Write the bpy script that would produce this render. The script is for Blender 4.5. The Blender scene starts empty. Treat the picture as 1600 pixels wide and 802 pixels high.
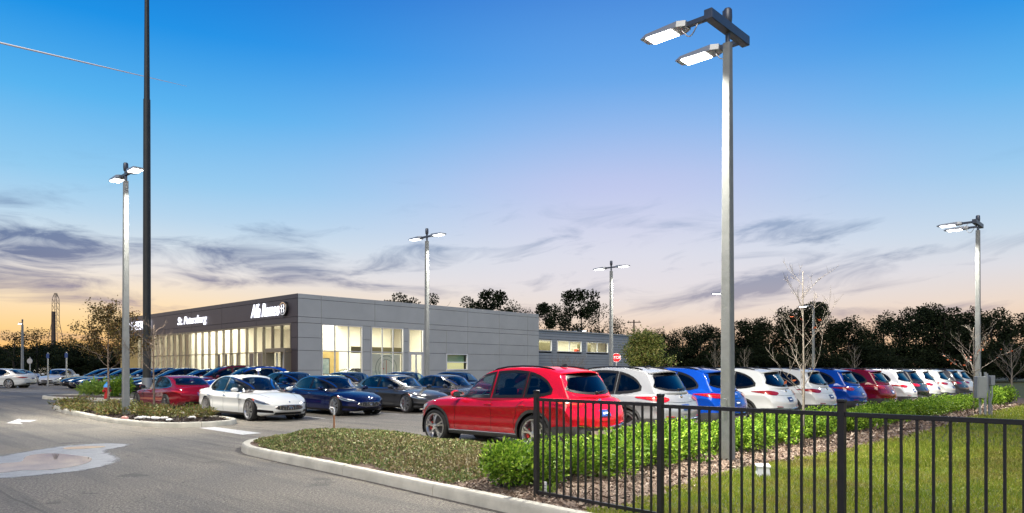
import bpy, bmesh, math, random
import numpy as np
from mathutils import Vector, Matrix
from mathutils.bvhtree import BVHTree

scene = bpy.context.scene
COL = scene.collection
R = math.radians

# ----------------------------------------------------------------------------
# camera, sky, sun, exposure
# World axes: x runs along the row of parked SUVs, y runs along the cars.
# ----------------------------------------------------------------------------
CAM_H = 1.62
GRID = R(43.3)
FPX = 1111.0
HOR = 579.0
SN, CS = math.sin(GRID), math.cos(GRID)

cam_data = bpy.data.cameras.new("camera")
cam_data.sensor_width = 36.0
cam_data.lens = FPX / 1600.0 * 36.0
cam_data.shift_y = (HOR - 401.0) / 1600.0
cam_data.clip_start = 0.1
cam_data.clip_end = 5000.0
cam = bpy.data.objects.new("camera", cam_data)
COL.objects.link(cam)
cam.location = (0.0, 0.0, CAM_H)
cam.rotation_euler = (R(90), 0.0, GRID - R(90))
scene.camera = cam

EXPOSURE = 1.0
scene.view_settings.view_transform = 'Standard'
scene.view_settings.look = 'None'
scene.view_settings.exposure = EXPOSURE
scene.view_settings.gamma = 1.0
scene.view_settings.use_curve_mapping = False
scene.cycles.use_denoising = True
scene.cycles.max_bounces = 6
scene.cycles.diffuse_bounces = 3
scene.cycles.glossy_bounces = 3
scene.cycles.transmission_bounces = 4
scene.cycles.transparent_max_bounces = 12
scene.cycles.sample_clamp_indirect = 6.0


def lin(r, g, b):
    def c(v):
        v = v / 255.0
        return v / 12.92 if v <= 0.04045 else ((v + 0.055) / 1.055) ** 2.4
    return (c(r), c(g), c(b), 1.0)


class NT:
    """small helper to write node trees"""
    def __init__(self, tree):
        self.t = tree
        tree.nodes.clear()

    def n(self, typ, **kw):
        nd = self.t.nodes.new(typ)
        for k, v in kw.items():
            if k.startswith('i_'):
                nd.inputs[k[2:].replace('_', ' ')].default_value = v
            else:
                setattr(nd, k, v)
        return nd

    def l(self, a, b):
        self.t.links.new(a, b)

    def math(self, op, a, b=None, c=None, clamp=False):
        nd = self.t.nodes.new('ShaderNodeMath')
        nd.operation = op
        nd.use_clamp = clamp
        for i, v in enumerate((a, b, c)):
            if v is None:
                continue
            if isinstance(v, (int, float)):
                nd.inputs[i].default_value = v
            else:
                self.l(v, nd.inputs[i])
        return nd.outputs[0]

    def ramp(self, fac, stops, interp='LINEAR'):
        nd = self.t.nodes.new('ShaderNodeValToRGB')
        cr = nd.color_ramp
        cr.interpolation = interp
        while len(cr.elements) < len(stops):
            cr.elements.new(0.5)
        for e, (p, c) in zip(cr.elements, stops):
            e.position = p
            e.color = c if len(c) == 4 else (*c, 1.0)
        self.l(fac, nd.inputs[0])
        return nd.outputs[0]

    def mix(self, fac, a, b, blend='MIX'):
        nd = self.t.nodes.new('ShaderNodeMix')
        nd.data_type = 'RGBA'
        nd.blend_type = blend
        for s, v in ((nd.inputs[0], fac), (nd.inputs[6], a), (nd.inputs[7], b)):
            if isinstance(v, (int, float)):
                s.default_value = v
            elif isinstance(v, tuple):
                s.default_value = v if len(v) == 4 else (*v, 1.0)
            else:
                self.l(v, s)
        return nd.outputs[2]


# direction of the afterglow: ahead, to the left of the building
GLOW_AZ = GRID + R(27)
world = bpy.data.worlds.new("World")
scene.world = world
world.use_nodes = True


def build_world():
    w = NT(world.node_tree)
    out = w.n('ShaderNodeOutputWorld')
    bg = w.n('ShaderNodeBackground')
    w.l(bg.outputs[0], out.inputs[0])
    bg.inputs[1].default_value = SKY_STRENGTH
    sky = w.n('ShaderNodeTexSky', sky_type='NISHITA')
    sky.sun_disc = False
    sky.sun_elevation = R(1.0)
    sky.sun_rotation = R(90) - GLOW_AZ
    sky.air_density = 1.0
    sky.dust_density = 1.0
    sky.ozone_density = 3.0
    tc = w.n('ShaderNodeTexCoord')
    sp = w.n('ShaderNodeSeparateXYZ')
    w.l(tc.outputs['Generated'], sp.inputs[0])
    x, y, z = sp.outputs[0], sp.outputs[1], sp.outputs[2]
    zc = w.math('MAXIMUM', z, 0.0)
    elev = w.math('ARCSINE', zc)                         # radians
    e01 = w.math('DIVIDE', elev, math.pi / 2)
    # clear dusk sky: deep blue overhead, pale above the horizon
    D = 90.0
    grad = w.ramp(e01, [
        (0.0, lin(236, 184, 144)), (2.2 / D, lin(246, 204, 166)), (4.5 / D, lin(244, 222, 204)),
        (7.0 / D, lin(226, 226, 232)), (9.5 / D, lin(198, 222, 240)), (13.5 / D, lin(146, 206, 244)),
        (18.5 / D, lin(84, 182, 244)), (23.5 / D, lin(16, 148, 234)), (28 / D, lin(0, 120, 216)), (40 / D, lin(4, 88, 176)),
        (65 / D, lin(4, 60, 135))])
    # azimuth to the right of the view axis, radians
    fx = w.math('ADD', w.math('MULTIPLY', x, CS), w.math('MULTIPLY', y, SN))
    rx = w.math('SUBTRACT', w.math('MULTIPLY', x, SN), w.math('MULTIPLY', y, CS))
    az = w.math('ARCTAN2', rx, fx)
    # lilac brightening ahead
    d1 = w.math('DIVIDE', w.math('SUBTRACT', az, 0.16), 0.36)
    lil = w.math('EXPONENT', w.math('MULTIPLY', w.math('MULTIPLY', d1, d1), -1.0))
    lil_e = w.ramp(e01, [(2 / D, (0, 0, 0)), (7 / D, (.9, .9, .9)), (15 / D, (.95, .95, .95)), (23 / D, (.5, .5, .5)), (34 / D, (0, 0, 0))])
    lcol = w.ramp(e01, [(4 / D, lin(242, 228, 224)), (9 / D, lin(228, 226, 238)), (14 / D, lin(200, 206, 241)), (22 / D, lin(136, 180, 240))])
    grad = w.mix(w.math('MULTIPLY', lil, lil_e), grad, lcol)
    # warm band of the afterglow
    d2 = w.math('DIVIDE', w.math('ADD', az, 0.56), 0.42)
    ga = w.math('EXPONENT', w.math('MULTIPLY', w.math('MULTIPLY', d2, d2), -1.0))
    glow_e = w.ramp(e01, [(0.0, (1, 1, 1)), (3.5 / D, (.85, .85, .85)), (7.5 / D, (.25, .25, .25)), (11 / D, (0, 0, 0))])
    gcol = w.ramp(e01, [(0.0, lin(252, 172, 86)), (2.5 / D, lin(255, 212, 136)), (5.5 / D, lin(255, 234, 190)), (8 / D, lin(248, 240, 224))])
    grad2 = w.mix(w.math('MULTIPLY', ga, glow_e), grad, gcol)
    # streaky evening clouds
    cv = w.n('ShaderNodeCombineXYZ')
    tilt = w.math('MULTIPLY_ADD', w.math('MAXIMUM', az, -0.1), -1.9, w.math('MULTIPLY', elev, 17.0))
    w.l(w.math('MULTIPLY', az, 4.2), cv.inputs[0])
    w.l(tilt, cv.inputs[1])
    mp = w.n('ShaderNodeMapping')
    mp.inputs['Location'].default_value = CLOUD_OFFSET
    w.l(cv.outputs[0], mp.inputs[0])
    n1 = w.n('ShaderNodeTexNoise', i_Scale=1.9, i_Detail=9.0, i_Roughness=0.60, i_Distortion=0.7)
    w.l(mp.outputs[0], n1.inputs['Vector'])
    n2 = w.n('ShaderNodeTexNoise', i_Scale=0.75, i_Detail=2.0, i_Roughness=0.5)
    w.l(mp.outputs[0], n2.inputs['Vector'])
    dens = w.math('ADD', n1.outputs[0], w.math('MULTIPLY_ADD', n2.outputs[0], 0.9, -0.45))
    for (a0, e0, sa, se, sl, amp) in ((-.575, .146, .13, .036, 0, .26), (-.325, .162, .13, .026, .03, .20), (-.32, .119, .12, .012, 0, .15), (.42, .126, .24, .022, .13, .22),
                                      (.56, .071, .15, .010, .02, .20), (-.05, .118, .2, .016, .03, .10), (-.60, .040, .09, .012, 0, .16)):
        da = w.math('SUBTRACT', az, a0)
        q1 = w.math('DIVIDE', da, sa)
        q2 = w.math('DIVIDE', w.math('SUBTRACT', w.math('SUBTRACT', elev, e0), w.math('MULTIPLY', da, sl)), se)
        g_ = w.math('EXPONENT', w.math('MULTIPLY', w.math('ADD', w.math('MULTIPLY', q1, q1), w.math('MULTIPLY', q2, q2)), -1.0))
        dens = w.math('MULTIPLY_ADD', g_, amp, dens)
    dens = w.math('SUBTRACT', dens, 0.085)
    cm = w.ramp(dens, [(0.54, (0, 0, 0)), (0.63, (.28, .28, .28)), (0.78, (1, 1, 1))])
    ce = w.ramp(e01, [(0.0, (.35, .35, .35)), (2.5 / D, (.6, .6, .6)), (5 / D, (.95, .95, .95)), (10.0 / D, (1, 1, 1)),
                      (12.5 / D, (.4, .4, .4)), (16 / D, (.06, .06, .06)), (22 / D, (0, 0, 0))])
    ccol = w.ramp(e01, [(0.0, lin(180, 140, 134)), (4 / D, lin(146, 136, 156)), (7.5 / D, lin(104, 120, 156)),
                        (14 / D, lin(104, 146, 190))])
    col = w.mix(w.math('MULTIPLY', w.math('MULTIPLY', cm, ce), w.math('MULTIPLY_ADD', w.math('MAXIMUM', w.math('MULTIPLY', az, -1.0), 0.0), 0.45, 0.72)), grad2, ccol)
    # the physical sky adds its own share
    nis = w.n('ShaderNodeMix', data_type='RGBA', blend_type='MIX')
    nis.inputs[0].default_value = 0.05
    w.l(col, nis.inputs[6])
    sk = w.mix(1.0, sky.outputs[0], (0.25, 0.25, 0.25, 1), 'MULTIPLY')
    w.l(sk, nis.inputs[7])
    w.l(nis.outputs[2], bg.inputs[0])


SKY_STRENGTH = 0.5
CLOUD_OFFSET = (21.7, 3.3, 2.0)
build_world()

# added soft fill lamp from behind left of the camera, away from the afterglow
fill_sun_data = bpy.data.lights.new("fill_sun", 'SUN')
fill_sun_data.energy = 1.5
fill_sun_data.angle = R(36)
fill_sun_data.color = (1.0, 0.88, 0.70)
fill_sun = bpy.data.objects.new("fill_sun", fill_sun_data)
COL.objects.link(fill_sun)
FILL_DIR = Vector((-0.80, -0.45, 0.95)).normalized()
fill_sun.rotation_euler = FILL_DIR.to_track_quat('Z', 'Y').to_euler()
fill_sun.location = (0, 0, 30)


# ----------------------------------------------------------------------------
# layout helpers: measured picture points turned into places on the ground
# ----------------------------------------------------------------------------
def PZ(px, Z):
    r = (px - 800.0) / FPX
    return (Z * (CS + r * SN), Z * (SN - r * CS))


def GP(px, py, z=0.0):
    return PZ(px, FPX * (CAM_H - z) / (py - HOR))


def HZ(py, Z):
    return CAM_H + (HOR - py) * Z / FPX


def gz(u, v):
    """the lot climbs gently towards the building"""
    return 0.016 * min(max(v - 24.0, 0.0), 20.0)


# ----------------------------------------------------------------------------
# materials
# ----------------------------------------------------------------------------
MATS = {}


def pmat(name, col, rough=0.5, metal=0.0, var=0.0, scale=8.0, bump=0.0, bscale=None, coat=0.0, spec=0.5,
         col2=None, emit=None, estr=0.0, detail=4.0, stretch=None):
    if name in MATS:
        return MATS[name]
    m = bpy.data.materials.new(name)
    m.use_nodes = True
    t = NT(m.node_tree)
    out = t.n('ShaderNodeOutputMaterial')
    b = t.n('ShaderNodeBsdfPrincipled')
    t.l(b.outputs[0], out.inputs[0])
    c = (*col[:3], 1.0)
    b.inputs['Base Color'].default_value = c
    b.inputs['Roughness'].default_value = rough
    b.inputs['Metallic'].default_value = metal
    b.inputs['Specular IOR Level'].default_value = spec
    b.inputs['Coat Weight'].default_value = coat
    b.inputs['Coat Roughness'].default_value = 0.03
    if emit:
        b.inputs['Emission Color'].default_value = (*emit[:3], 1.0)
        b.inputs['Emission Strength'].default_value = estr
    if var > 0 or bump > 0 or col2:
        tc = t.n('ShaderNodeTexCoord')
        vec = tc.outputs['Object']
        if stretch:
            mp = t.n('ShaderNodeMapping')
            mp.inputs['Scale'].default_value = stretch
            t.l(vec, mp.inputs[0])
            vec = mp.outputs[0]
        nz = t.n('ShaderNodeTexNoise', i_Scale=scale, i_Detail=detail, i_Roughness=0.6)
        t.l(vec, nz.inputs['Vector'])
        if col2:
            c2 = (*col2[:3], 1.0)
            t.l(t.ramp(nz.outputs[0], [(0.35, c), (0.65, c2)]), b.inputs['Base Color'])
        elif var > 0:
            lo = tuple(v * (1 - var) for v in c[:3])
            hi = tuple(min(v * (1 + var), 1) for v in c[:3])
            t.l(t.ramp(nz.outputs[0], [(0.3, lo), (0.7, hi)]), b.inputs['Base Color'])
        if bump > 0:
            n2 = t.n('ShaderNodeTexNoise', i_Scale=bscale or scale * 4, i_Detail=3.0)
            t.l(vec, n2.inputs['Vector'])
            bp = t.n('ShaderNodeBump', i_Strength=bump, i_Distance=0.02)
            t.l(n2.outputs[0], bp.inputs['Height'])
            t.l(bp.outputs[0], b.inputs['Normal'])
    MATS[name] = m
    return m


def leafmat(name, stops, rough=0.45, trans=0.25, spec=0.4, patch=None):
    """leaf colour differs from leaf to leaf"""
    m = bpy.data.materials.new(name)
    m.use_nodes = True
    t = NT(m.node_tree)
    out = t.n('ShaderNodeOutputMaterial')
    b = t.n('ShaderNodeBsdfPrincipled')
    b.inputs['Roughness'].default_value = rough
    b.inputs['Specular IOR Level'].default_value = spec
    g = t.n('ShaderNodeNewGeometry')
    oi = t.n('ShaderNodeObjectInfo')
    f = t.math('FRACT', t.math('ADD', g.outputs['Random Per Island'], t.math('MULTIPLY', oi.outputs['Random'], 0.15)))
    c = t.ramp(f, stops)
    if patch:
        tc = t.n('ShaderNodeTexCoord')
        nz = t.n('ShaderNodeTexNoise', i_Scale=0.7, i_Detail=5.0, i_Roughness=0.65)
        t.l(tc.outputs['Object'], nz.inputs['Vector'])
        c = t.mix(t.ramp(nz.outputs[0], [(.50, (0, 0, 0)), (.68, (.75, .75, .75))]), c, patch[0])
        c = t.mix(t.ramp(nz.outputs[0], [(.30, (.6, .6, .6)), (.46, (0, 0, 0))]), c, patch[1])
    t.l(c, b.inputs['Base Color'])
    if trans > 0:
        tr = t.n('ShaderNodeBsdfTranslucent')
        t.l(c, tr.inputs[0])
        mx = t.n('ShaderNodeMixShader')
        mx.inputs[0].default_value = trans
        t.l(b.outputs[0], mx.inputs[1])
        t.l(tr.outputs[0], mx.inputs[2])
        t.l(mx.outputs[0], out.inputs[0])
    else:
        t.l(b.outputs[0], out.inputs[0])
    MATS[name] = m
    return m


def asphalt_material():
    m = bpy.data.materials.new('asphalt')
    m.use_nodes = True
    t = NT(m.node_tree)
    out = t.n('ShaderNodeOutputMaterial')
    b = t.n('ShaderNodeBsdfPrincipled')
    t.l(b.outputs[0], out.inputs[0])
    tc = t.n('ShaderNodeTexCoord')
    v = tc.outputs['Object']
    agg = t.n('ShaderNodeTexNoise', i_Scale=30.0, i_Detail=5.0, i_Roughness=0.85)
    t.l(v, agg.inputs['Vector'])
    fine = t.n('ShaderNodeTexVoronoi', i_Scale=60.0)
    t.l(v, fine.inputs['Vector'])
    mid = t.n('ShaderNodeTexNoise', i_Scale=1.3, i_Detail=6.0, i_Roughness=0.6)
    t.l(v, mid.inputs['Vector'])
    big = t.n('ShaderNodeTexNoise', i_Scale=0.16, i_Detail=4.0, i_Roughness=0.55, i_Distortion=0.6)
    t.l(v, big.inputs['Vector'])
    c0 = t.ramp(agg.outputs[0], [(0.38, (0.048, 0.043, 0.035)), (0.50, (0.180, 0.162, 0.130)), (0.61, (0.48, 0.435, 0.35))])
    c1 = t.mix(t.ramp(mid.outputs[0], [(0.35, (0, 0, 0)), (0.7, (.6, .6, .6))]), c0, (0.20, 0.178, 0.142, 1))
    st = t.ramp(big.outputs[0], [(0.36, (0.62, 0.62, 0.63)), (0.54, (1, 1, 1)), (0.70, (1.22, 1.19, 1.12))])
    c2 = t.mix(1.0, c1, st, 'MULTIPLY')
    # wheel tracks and old scuffs, long along the aisle
    mp = t.n('ShaderNodeMapping')
    mp.inputs['Scale'].default_value = (1.4, 0.10, 1.0)
    t.l(v, mp.inputs[0])
    tr = t.n('ShaderNodeTexNoise', i_Scale=1.1, i_Detail=5.0, i_Roughness=0.65, i_Distortion=0.2)
    t.l(mp.outputs[0], tr.inputs['Vector'])
    c3 = t.mix(t.ramp(tr.outputs[0], [(0.50, (0, 0, 0)), (0.66, (.7, .7, .7))]), c2, (0.075, 0.071, 0.064, 1))
    # oil drips, and a sealed paving seam along the drive
    oil = t.n('ShaderNodeTexNoise', i_Scale=1.1, i_Detail=4.0, i_Roughness=0.55, i_Distortion=0.3)
    mo = t.n('ShaderNodeMapping')
    mo.inputs['Location'].default_value = (13.0, 4.0, 0)
    t.l(v, mo.inputs[0])
    t.l(mo.outputs[0], oil.inputs['Vector'])
    c3 = t.mix(t.ramp(oil.outputs[0], [(0.64, (0, 0, 0)), (0.70, (.6, .6, .6))]), c3, (0.045, 0.042, 0.038, 1))
    sx = t.n('ShaderNodeSeparateXYZ')
    t.l(v, sx.inputs[0])
    wobn = t.n('ShaderNodeTexNoise', i_Scale=0.8, i_Detail=4.0)
    t.l(v, wobn.inputs['Vector'])
    sm = t.math('ABSOLUTE', t.math('SUBTRACT', t.math('FRACT', t.math('MULTIPLY_ADD', sx.outputs[0], 0.2174, t.math('MULTIPLY', wobn.outputs[0], 0.03))), 0.5))
    c3 = t.mix(t.math('MULTIPLY', t.math('LESS_THAN', sm, 0.0045), 0.55), c3, (0.05, 0.047, 0.042, 1))
    # hairline cracks
    cr = t.n('ShaderNodeTexVoronoi', feature='DISTANCE_TO_EDGE', i_Scale=0.22)
    wob = t.n('ShaderNodeTexNoise', i_Scale=1.4, i_Detail=5.0)
    t.l(v, wob.inputs['Vector'])
    wv = t.n('ShaderNodeVectorMath', operation='MULTIPLY_ADD')
    t.l(wob.outputs['Color'], wv.inputs[0])
    wv.inputs[1].default_value = (1.4, 1.4, 0)
    t.l(v, wv.inputs[2])
    t.l(wv.outputs[0], cr.inputs['Vector'])
    crm = t.math('LESS_THAN', cr.outputs['Distance'], 0.0022)
    crn = t.math('MULTIPLY', crm, t.math('GREATER_THAN', mid.outputs[0], 0.5))
    c4 = t.mix(t.math('MULTIPLY', crn, 0.7), c3, (0.04, 0.038, 0.035, 1))
    t.l(c4, b.inputs['Base Color'])
    t.l(t.ramp(big.outputs[0], [(0.35, (0.62,) * 3), (0.65, (0.85,) * 3)]), b.inputs['Roughness'])
    bp = t.n('ShaderNodeBump', i_Strength=0.8, i_Distance=0.02)
    t.l(t.math('ADD', agg.outputs[0], t.math('MULTIPLY', fine.outputs['Distance'], 0.5)), bp.inputs['Height'])
    t.l(bp.outputs[0], b.inputs['Normal'])
    MATS['asphalt'] = m
    return m


asphalt_material()
M_CONC = pmat('kerb_concrete', (0.47, 0.45, 0.38), 0.85, var=0.22, scale=2.2, bump=0.35, bscale=70, detail=8)
M_PAINT_W = pmat('road_paint', (0.62, 0.62, 0.60), 0.7, var=0.25, scale=14, bump=0.2, bscale=90)
M_POLE = pmat('pole_concrete', (0.20, 0.21, 0.205), 0.75, var=0.12, scale=6, bump=0.25, bscale=40)
M_DKMETAL = pmat('dark_metal', (0.09, 0.10, 0.12), 0.45, metal=0.6, var=0.1, scale=10)
M_BLACK = pmat('black_paint', (0.012, 0.012, 0.014), 0.38, var=0.2, scale=20, bump=0.06, bscale=120)
M_PLASTIC = pmat('black_plastic', (0.006, 0.006, 0.0065), 0.35, var=0.1, scale=30, spec=0.2)
M_CLAD = pmat('grey_cladding', (0.026, 0.027, 0.028), 0.6, var=0.1, scale=30)
M_GLASS = pmat('car_glass', (0.012, 0.020, 0.022), 0.02, spec=0.9, coat=0.6)


def carglass(name, tint):
    m = bpy.data.materials.new(name)
    m.use_nodes = True
    t = NT(m.node_tree)
    out = t.n('ShaderNodeOutputMaterial')
    tr = t.n('ShaderNodeBsdfTransparent')
    tr.inputs[0].default_value = (*tint, 1)
    gl = t.n('ShaderNodeBsdfGlossy')
    gl.inputs['Roughness'].default_value = .015
    lw = t.n('ShaderNodeLayerWeight', i_Blend=0.5)
    mx = t.n('ShaderNodeMixShader')
    t.l(t.math('MULTIPLY_ADD', t.math('POWER', lw.outputs['Facing'], 3.5), 0.75, 0.055), mx.inputs[0])
    t.l(tr.outputs[0], mx.inputs[1])
    t.l(gl.outputs[0], mx.inputs[2])
    t.l(mx.outputs[0], out.inputs[0])
    return m


M_CLEARG = carglass('clear_car_glass', (.62, .72, .68))
M_TINTG = carglass('tinted_car_glass', (.16, .18, .19))
M_LINING = pmat('cabin_lining', (.05, .05, .052), .8)
M_SEAT = pmat('seat_leather', (.07, .062, .058), .55, var=.15, scale=12)
M_CHROME = pmat('chrome', (0.75, 0.75, 0.76), 0.12, metal=1.0)
M_ALLOY = pmat('alloy', (0.50, 0.51, 0.53), 0.28, metal=0.9)
M_DALLOY = pmat('dark_alloy', (0.10, 0.10, 0.105), 0.4, metal=0.7)
M_TYRE = pmat('tyre_rubber', (0.010, 0.010, 0.010), 0.75, bump=0.1, bscale=60, var=0.15)
M_TAIL = pmat('tail_lens', (0.26, 0.003, 0.007), 0.2, coat=0.6, spec=0.4)
M_HEAD = pmat('head_lens', (0.30, 0.32, 0.35), 0.05, metal=0.55, coat=1.0)
M_AMBER = pmat('amber_lens', (0.55, 0.10, 0.02), 0.1, coat=1.0)
M_SILVER = pmat('silver_trim', (0.45, 0.45, 0.45), 0.35, metal=0.6)
M_PLATE = pmat('plate_blue', (0.010, 0.030, 0.13), 0.4)
M_WHITE = pmat('white_plastic', (0.72, 0.73, 0.74), 0.5, var=0.05, scale=6)
M_CALIPER = pmat('red_caliper', (0.5, 0.02, 0.015), 0.35)
M_BARK = pmat('bark', (0.16, 0.12, 0.09), 0.9, var=0.4, scale=12, bump=0.6, bscale=30)
M_PALEBARK = pmat('pale_bark', (0.18, 0.155, 0.125), 0.85, var=0.3, scale=14, bump=0.5, bscale=40)
M_LED = pmat('led_panel', (0.9, 0.9, 0.9), 0.4, emit=(1.0, 0.98, 0.93), estr=9.0)


def paint(name, col, metal=0.0, rough=0.3):
    return pmat('paint_' + name, col, 0.40, metal=metal * .45, coat=1.0, spec=0.0)


PAINT = {
    'red': paint('red', (0.31, 0.003, 0.012), 0.25, 0.28),
    'darkred': paint('darkred', (0.12, 0.003, 0.010), 0.3, 0.28),
    'silver': paint('silver', (0.17, 0.175, 0.185), 0.6, 0.32),
    'blue': paint('blue', (0.004, 0.042, 0.28), 0.35, 0.28),
    'navy': paint('navy', (0.003, 0.007, 0.042), 0.3, 0.26),
    'white': paint('white', (0.55, 0.56, 0.545), 0.0, 0.3),
    'offwhite': paint('offwhite', (0.43, 0.45, 0.475), 0.2, 0.3),
    'grey': paint('grey', (0.042, 0.043, 0.047), 0.55, 0.3),
    'black': paint('black', (0.010, 0.011, 0.014), 0.2, 0.24),
    'orange': paint('orange', (0.60, 0.06, 0.02), 0.0, 0.3),
}


# ----------------------------------------------------------------------------
# mesh helpers
# ----------------------------------------------------------------------------
class MB:
    """collects simple shapes and links them as one mesh object"""
    def __init__(self):
        self.v, self.f, self.mi = [], [], []

    def add(self, vs, fs, m=0):
        o = len(self.v)
        self.v.extend(tuple(p) for p in vs)
        self.f.extend(tuple(i + o for i in f) for f in fs)
        self.mi.extend([m] * len(fs))
        return self

    def box(self, c, s, rz=0.0, m=0, bev=0.0, mat=None):
        hx, hy, hz = s[0] / 2, s[1] / 2, s[2] / 2
        if bev > 0:
            b = min(bev, hx * .9, hy * .9, hz * .9)
            vs, fs = [], []
            for sx in (-1, 1):
                for sy in (-1, 1):
                    for sz in (-1, 1):
                        vs += [(sx * hx, sy * (hy - b), sz * (hz - b)), (sx * (hx - b), sy * hy, sz * (hz - b)),
                               (sx * (hx - b), sy * (hy - b), sz * hz)]
            bm = bmesh.new()
            for p in vs:
                bm.verts.new(p)
            bmesh.ops.convex_hull(bm, input=bm.verts)
            bmesh.ops.dissolve_limit(bm, angle_limit=0.02, verts=bm.verts, edges=bm.edges)
            bm.verts.index_update()
            vs = [v.co.copy() for v in bm.verts]
            fs = [[v.index for v in f.verts] for f in bm.faces]
            bm.free()
        else:
            vs = [(x, y, z) for x in (-hx, hx) for y in (-hy, hy) for z in (-hz, hz)]
            fs = [(0, 1, 3, 2), (4, 6, 7, 5), (0, 4, 5, 1), (2, 3, 7, 6), (0, 2, 6, 4), (1, 5, 7, 3)]
        if mat is not None:
            vs = [mat @ Vector(p) for p in vs]
        elif rz:
            c_, s_ = math.cos(rz), math.sin(rz)
            vs = [(p[0] * c_ - p[1] * s_, p[0] * s_ + p[1] * c_, p[2]) for p in vs]
        return self.add([(p[0] + c[0], p[1] + c[1], p[2] + c[2]) for p in vs], fs, m)

    def bar(self, a, b, w, h, m=0):
        """square bar from a to b"""
        a, b = Vector(a), Vector(b)
        d = (b - a).normalized()
        up = Vector((0, 0, 1)) if abs(d.z) < 0.95 else Vector((1, 0, 0))
        s = d.cross(up).normalized()
        t = s.cross(d).normalized()
        vs = []
        for p in (a, b):
            for (i, j) in ((-1, -1), (1, -1), (1, 1), (-1, 1)):
                vs.append(p + s * (w / 2 * i) + t * (h / 2 * j))
        return self.add(vs, [(3, 2, 1, 0), (4, 5, 6, 7), (0, 1, 5, 4), (1, 2, 6, 5), (2, 3, 7, 6), (3, 0, 4, 7)], m)

    def tube(self, pts, rad, n=8, m=0, cap=True):
        pts = [Vector(p) for p in pts]
        if isinstance(rad, (int, float)):
            rad = [rad] * len(pts)
        vs, fs = [], []
        ref = None
        for i, p in enumerate(pts):
            a = pts[max(i - 1, 0)]
            b = pts[min(i + 1, len(pts) - 1)]
            d = (b - a)
            d = d.normalized() if d.length > 1e-9 else Vector((0, 0, 1))
            if ref is None:
                ref = Vector((0, 0, 1)) if abs(d.z) < 0.9 else Vector((1, 0, 0))
            s = d.cross(ref)
            if s.length < 1e-5:
                s = d.cross(Vector((0.3, 1, 0.2)))
            s.normalize()
            t = d.cross(s).normalized()
            ref = s.cross(d).normalized()
            for k in range(n):
                a_ = 2 * math.pi * k / n
                vs.append(p + (s * math.cos(a_) + t * math.sin(a_)) * rad[i])
        for i in range(len(pts) - 1):
            for k in range(n):
                k2 = (k + 1) % n
                fs.append((i * n + k, i * n + k2, (i + 1) * n + k2, (i + 1) * n + k))
        if cap:
            fs.append(tuple(range(n))[::-1])
            fs.append(tuple((len(pts) - 1) * n + k for k in range(n)))
        return self.add(vs, fs, m)

    def lathe(self, prof, n=24, axis='z', c=(0, 0, 0), m=0):
        """profile of (radius, height) pairs spun round the axis"""
        vs, fs = [], []
        for (r, h) in prof:
            for k in range(n):
                a = 2 * math.pi * k / n
                x, y = r * math.cos(a), r * math.sin(a)
                p = (x, y, h) if axis == 'z' else ((x, h, y) if axis == 'y' else (h, x, y))
                vs.append((p[0] + c[0], p[1] + c[1], p[2] + c[2]))
        for i in range(len(prof) - 1):
            for k in range(n):
                k2 = (k + 1) % n
                q = (i * n + k, i * n + k2, (i + 1) * n + k2, (i + 1) * n + k)
                fs.append(q if axis != 'y' else q[::-1])
        return self.add(vs, fs, m)

    def prism(self, poly, z0, z1, m=0):
        n = len(poly)
        vs = [(x, y, z0) for x, y in poly] + [(x, y, z1) for x, y in poly]
        fs = [tuple(range(n))[::-1], tuple(range(n, 2 * n))]
        for i in range(n):
            j = (i + 1) % n
            fs.append((i, j, n + j, n + i))
        return self.add(vs, fs, m)

    def mesh(self, name, mats, smooth=False):
        me = bpy.data.meshes.new(name)
        me.from_pydata([tuple(p) for p in self.v], [], self.f)
        for m in (mats if isinstance(mats, (list, tuple)) else [mats]):
            me.materials.append(m)
        if any(self.mi):
            me.polygons.foreach_set('material_index', self.mi)
        if smooth:
            me.polygons.foreach_set('use_smooth', [True] * len(me.polygons))
            if smooth != 'all':
                me.set_sharp_from_angle(angle=R(smooth if smooth is not True else 40))
        me.update()
        return me

    def build(self, name, mats, parent=None, smooth=False, loc=None):
        return link(name, self.mesh(name, mats, smooth), parent, loc)


def link(name, mesh, parent=None, loc=None, rz=0.0):
    o = bpy.data.objects.new(name, mesh)
    COL.objects.link(o)
    if parent is not None:
        o.parent = parent
    if loc is not None:
        o.location = loc
    if rz:
        o.rotation_euler = (0, 0, rz)
    return o


def tag(o, label=None, cat=None, group=None, kind=None):
    if label:
        o['label'] = label
    if cat:
        o['category'] = cat
    if group:
        o['group'] = group
    if kind:
        o['kind'] = kind
    return o


def thing(name, label, cat, loc=(0, 0, 0), rz=0.0, group=None):
    return tag(link(name, None, None, loc, rz), label, cat, group)


def quads_mesh(name, V, mats, idx=None):
    """V: (N,4,3) array of quads"""
    V = np.asarray(V, dtype=np.float32)
    n = V.shape[0]
    me = bpy.data.meshes.new(name)
    me.vertices.add(n * 4)
    me.vertices.foreach_set('co', V.reshape(-1))
    me.loops.add(n * 4)
    me.loops.foreach_set('vertex_index', np.arange(n * 4, dtype=np.int32))
    me.polygons.add(n)
    me.polygons.foreach_set('loop_start', np.arange(0, n * 4, 4, dtype=np.int32))
    me.polygons.foreach_set('loop_total', np.full(n, 4, dtype=np.int32))
    for m in (mats if isinstance(mats, (list, tuple)) else [mats]):
        me.materials.append(m)
    if idx is not None:
        me.polygons.foreach_set('material_index', np.asarray(idx, dtype=np.int32))
    me.update()
    me.validate()
    return me


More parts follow.
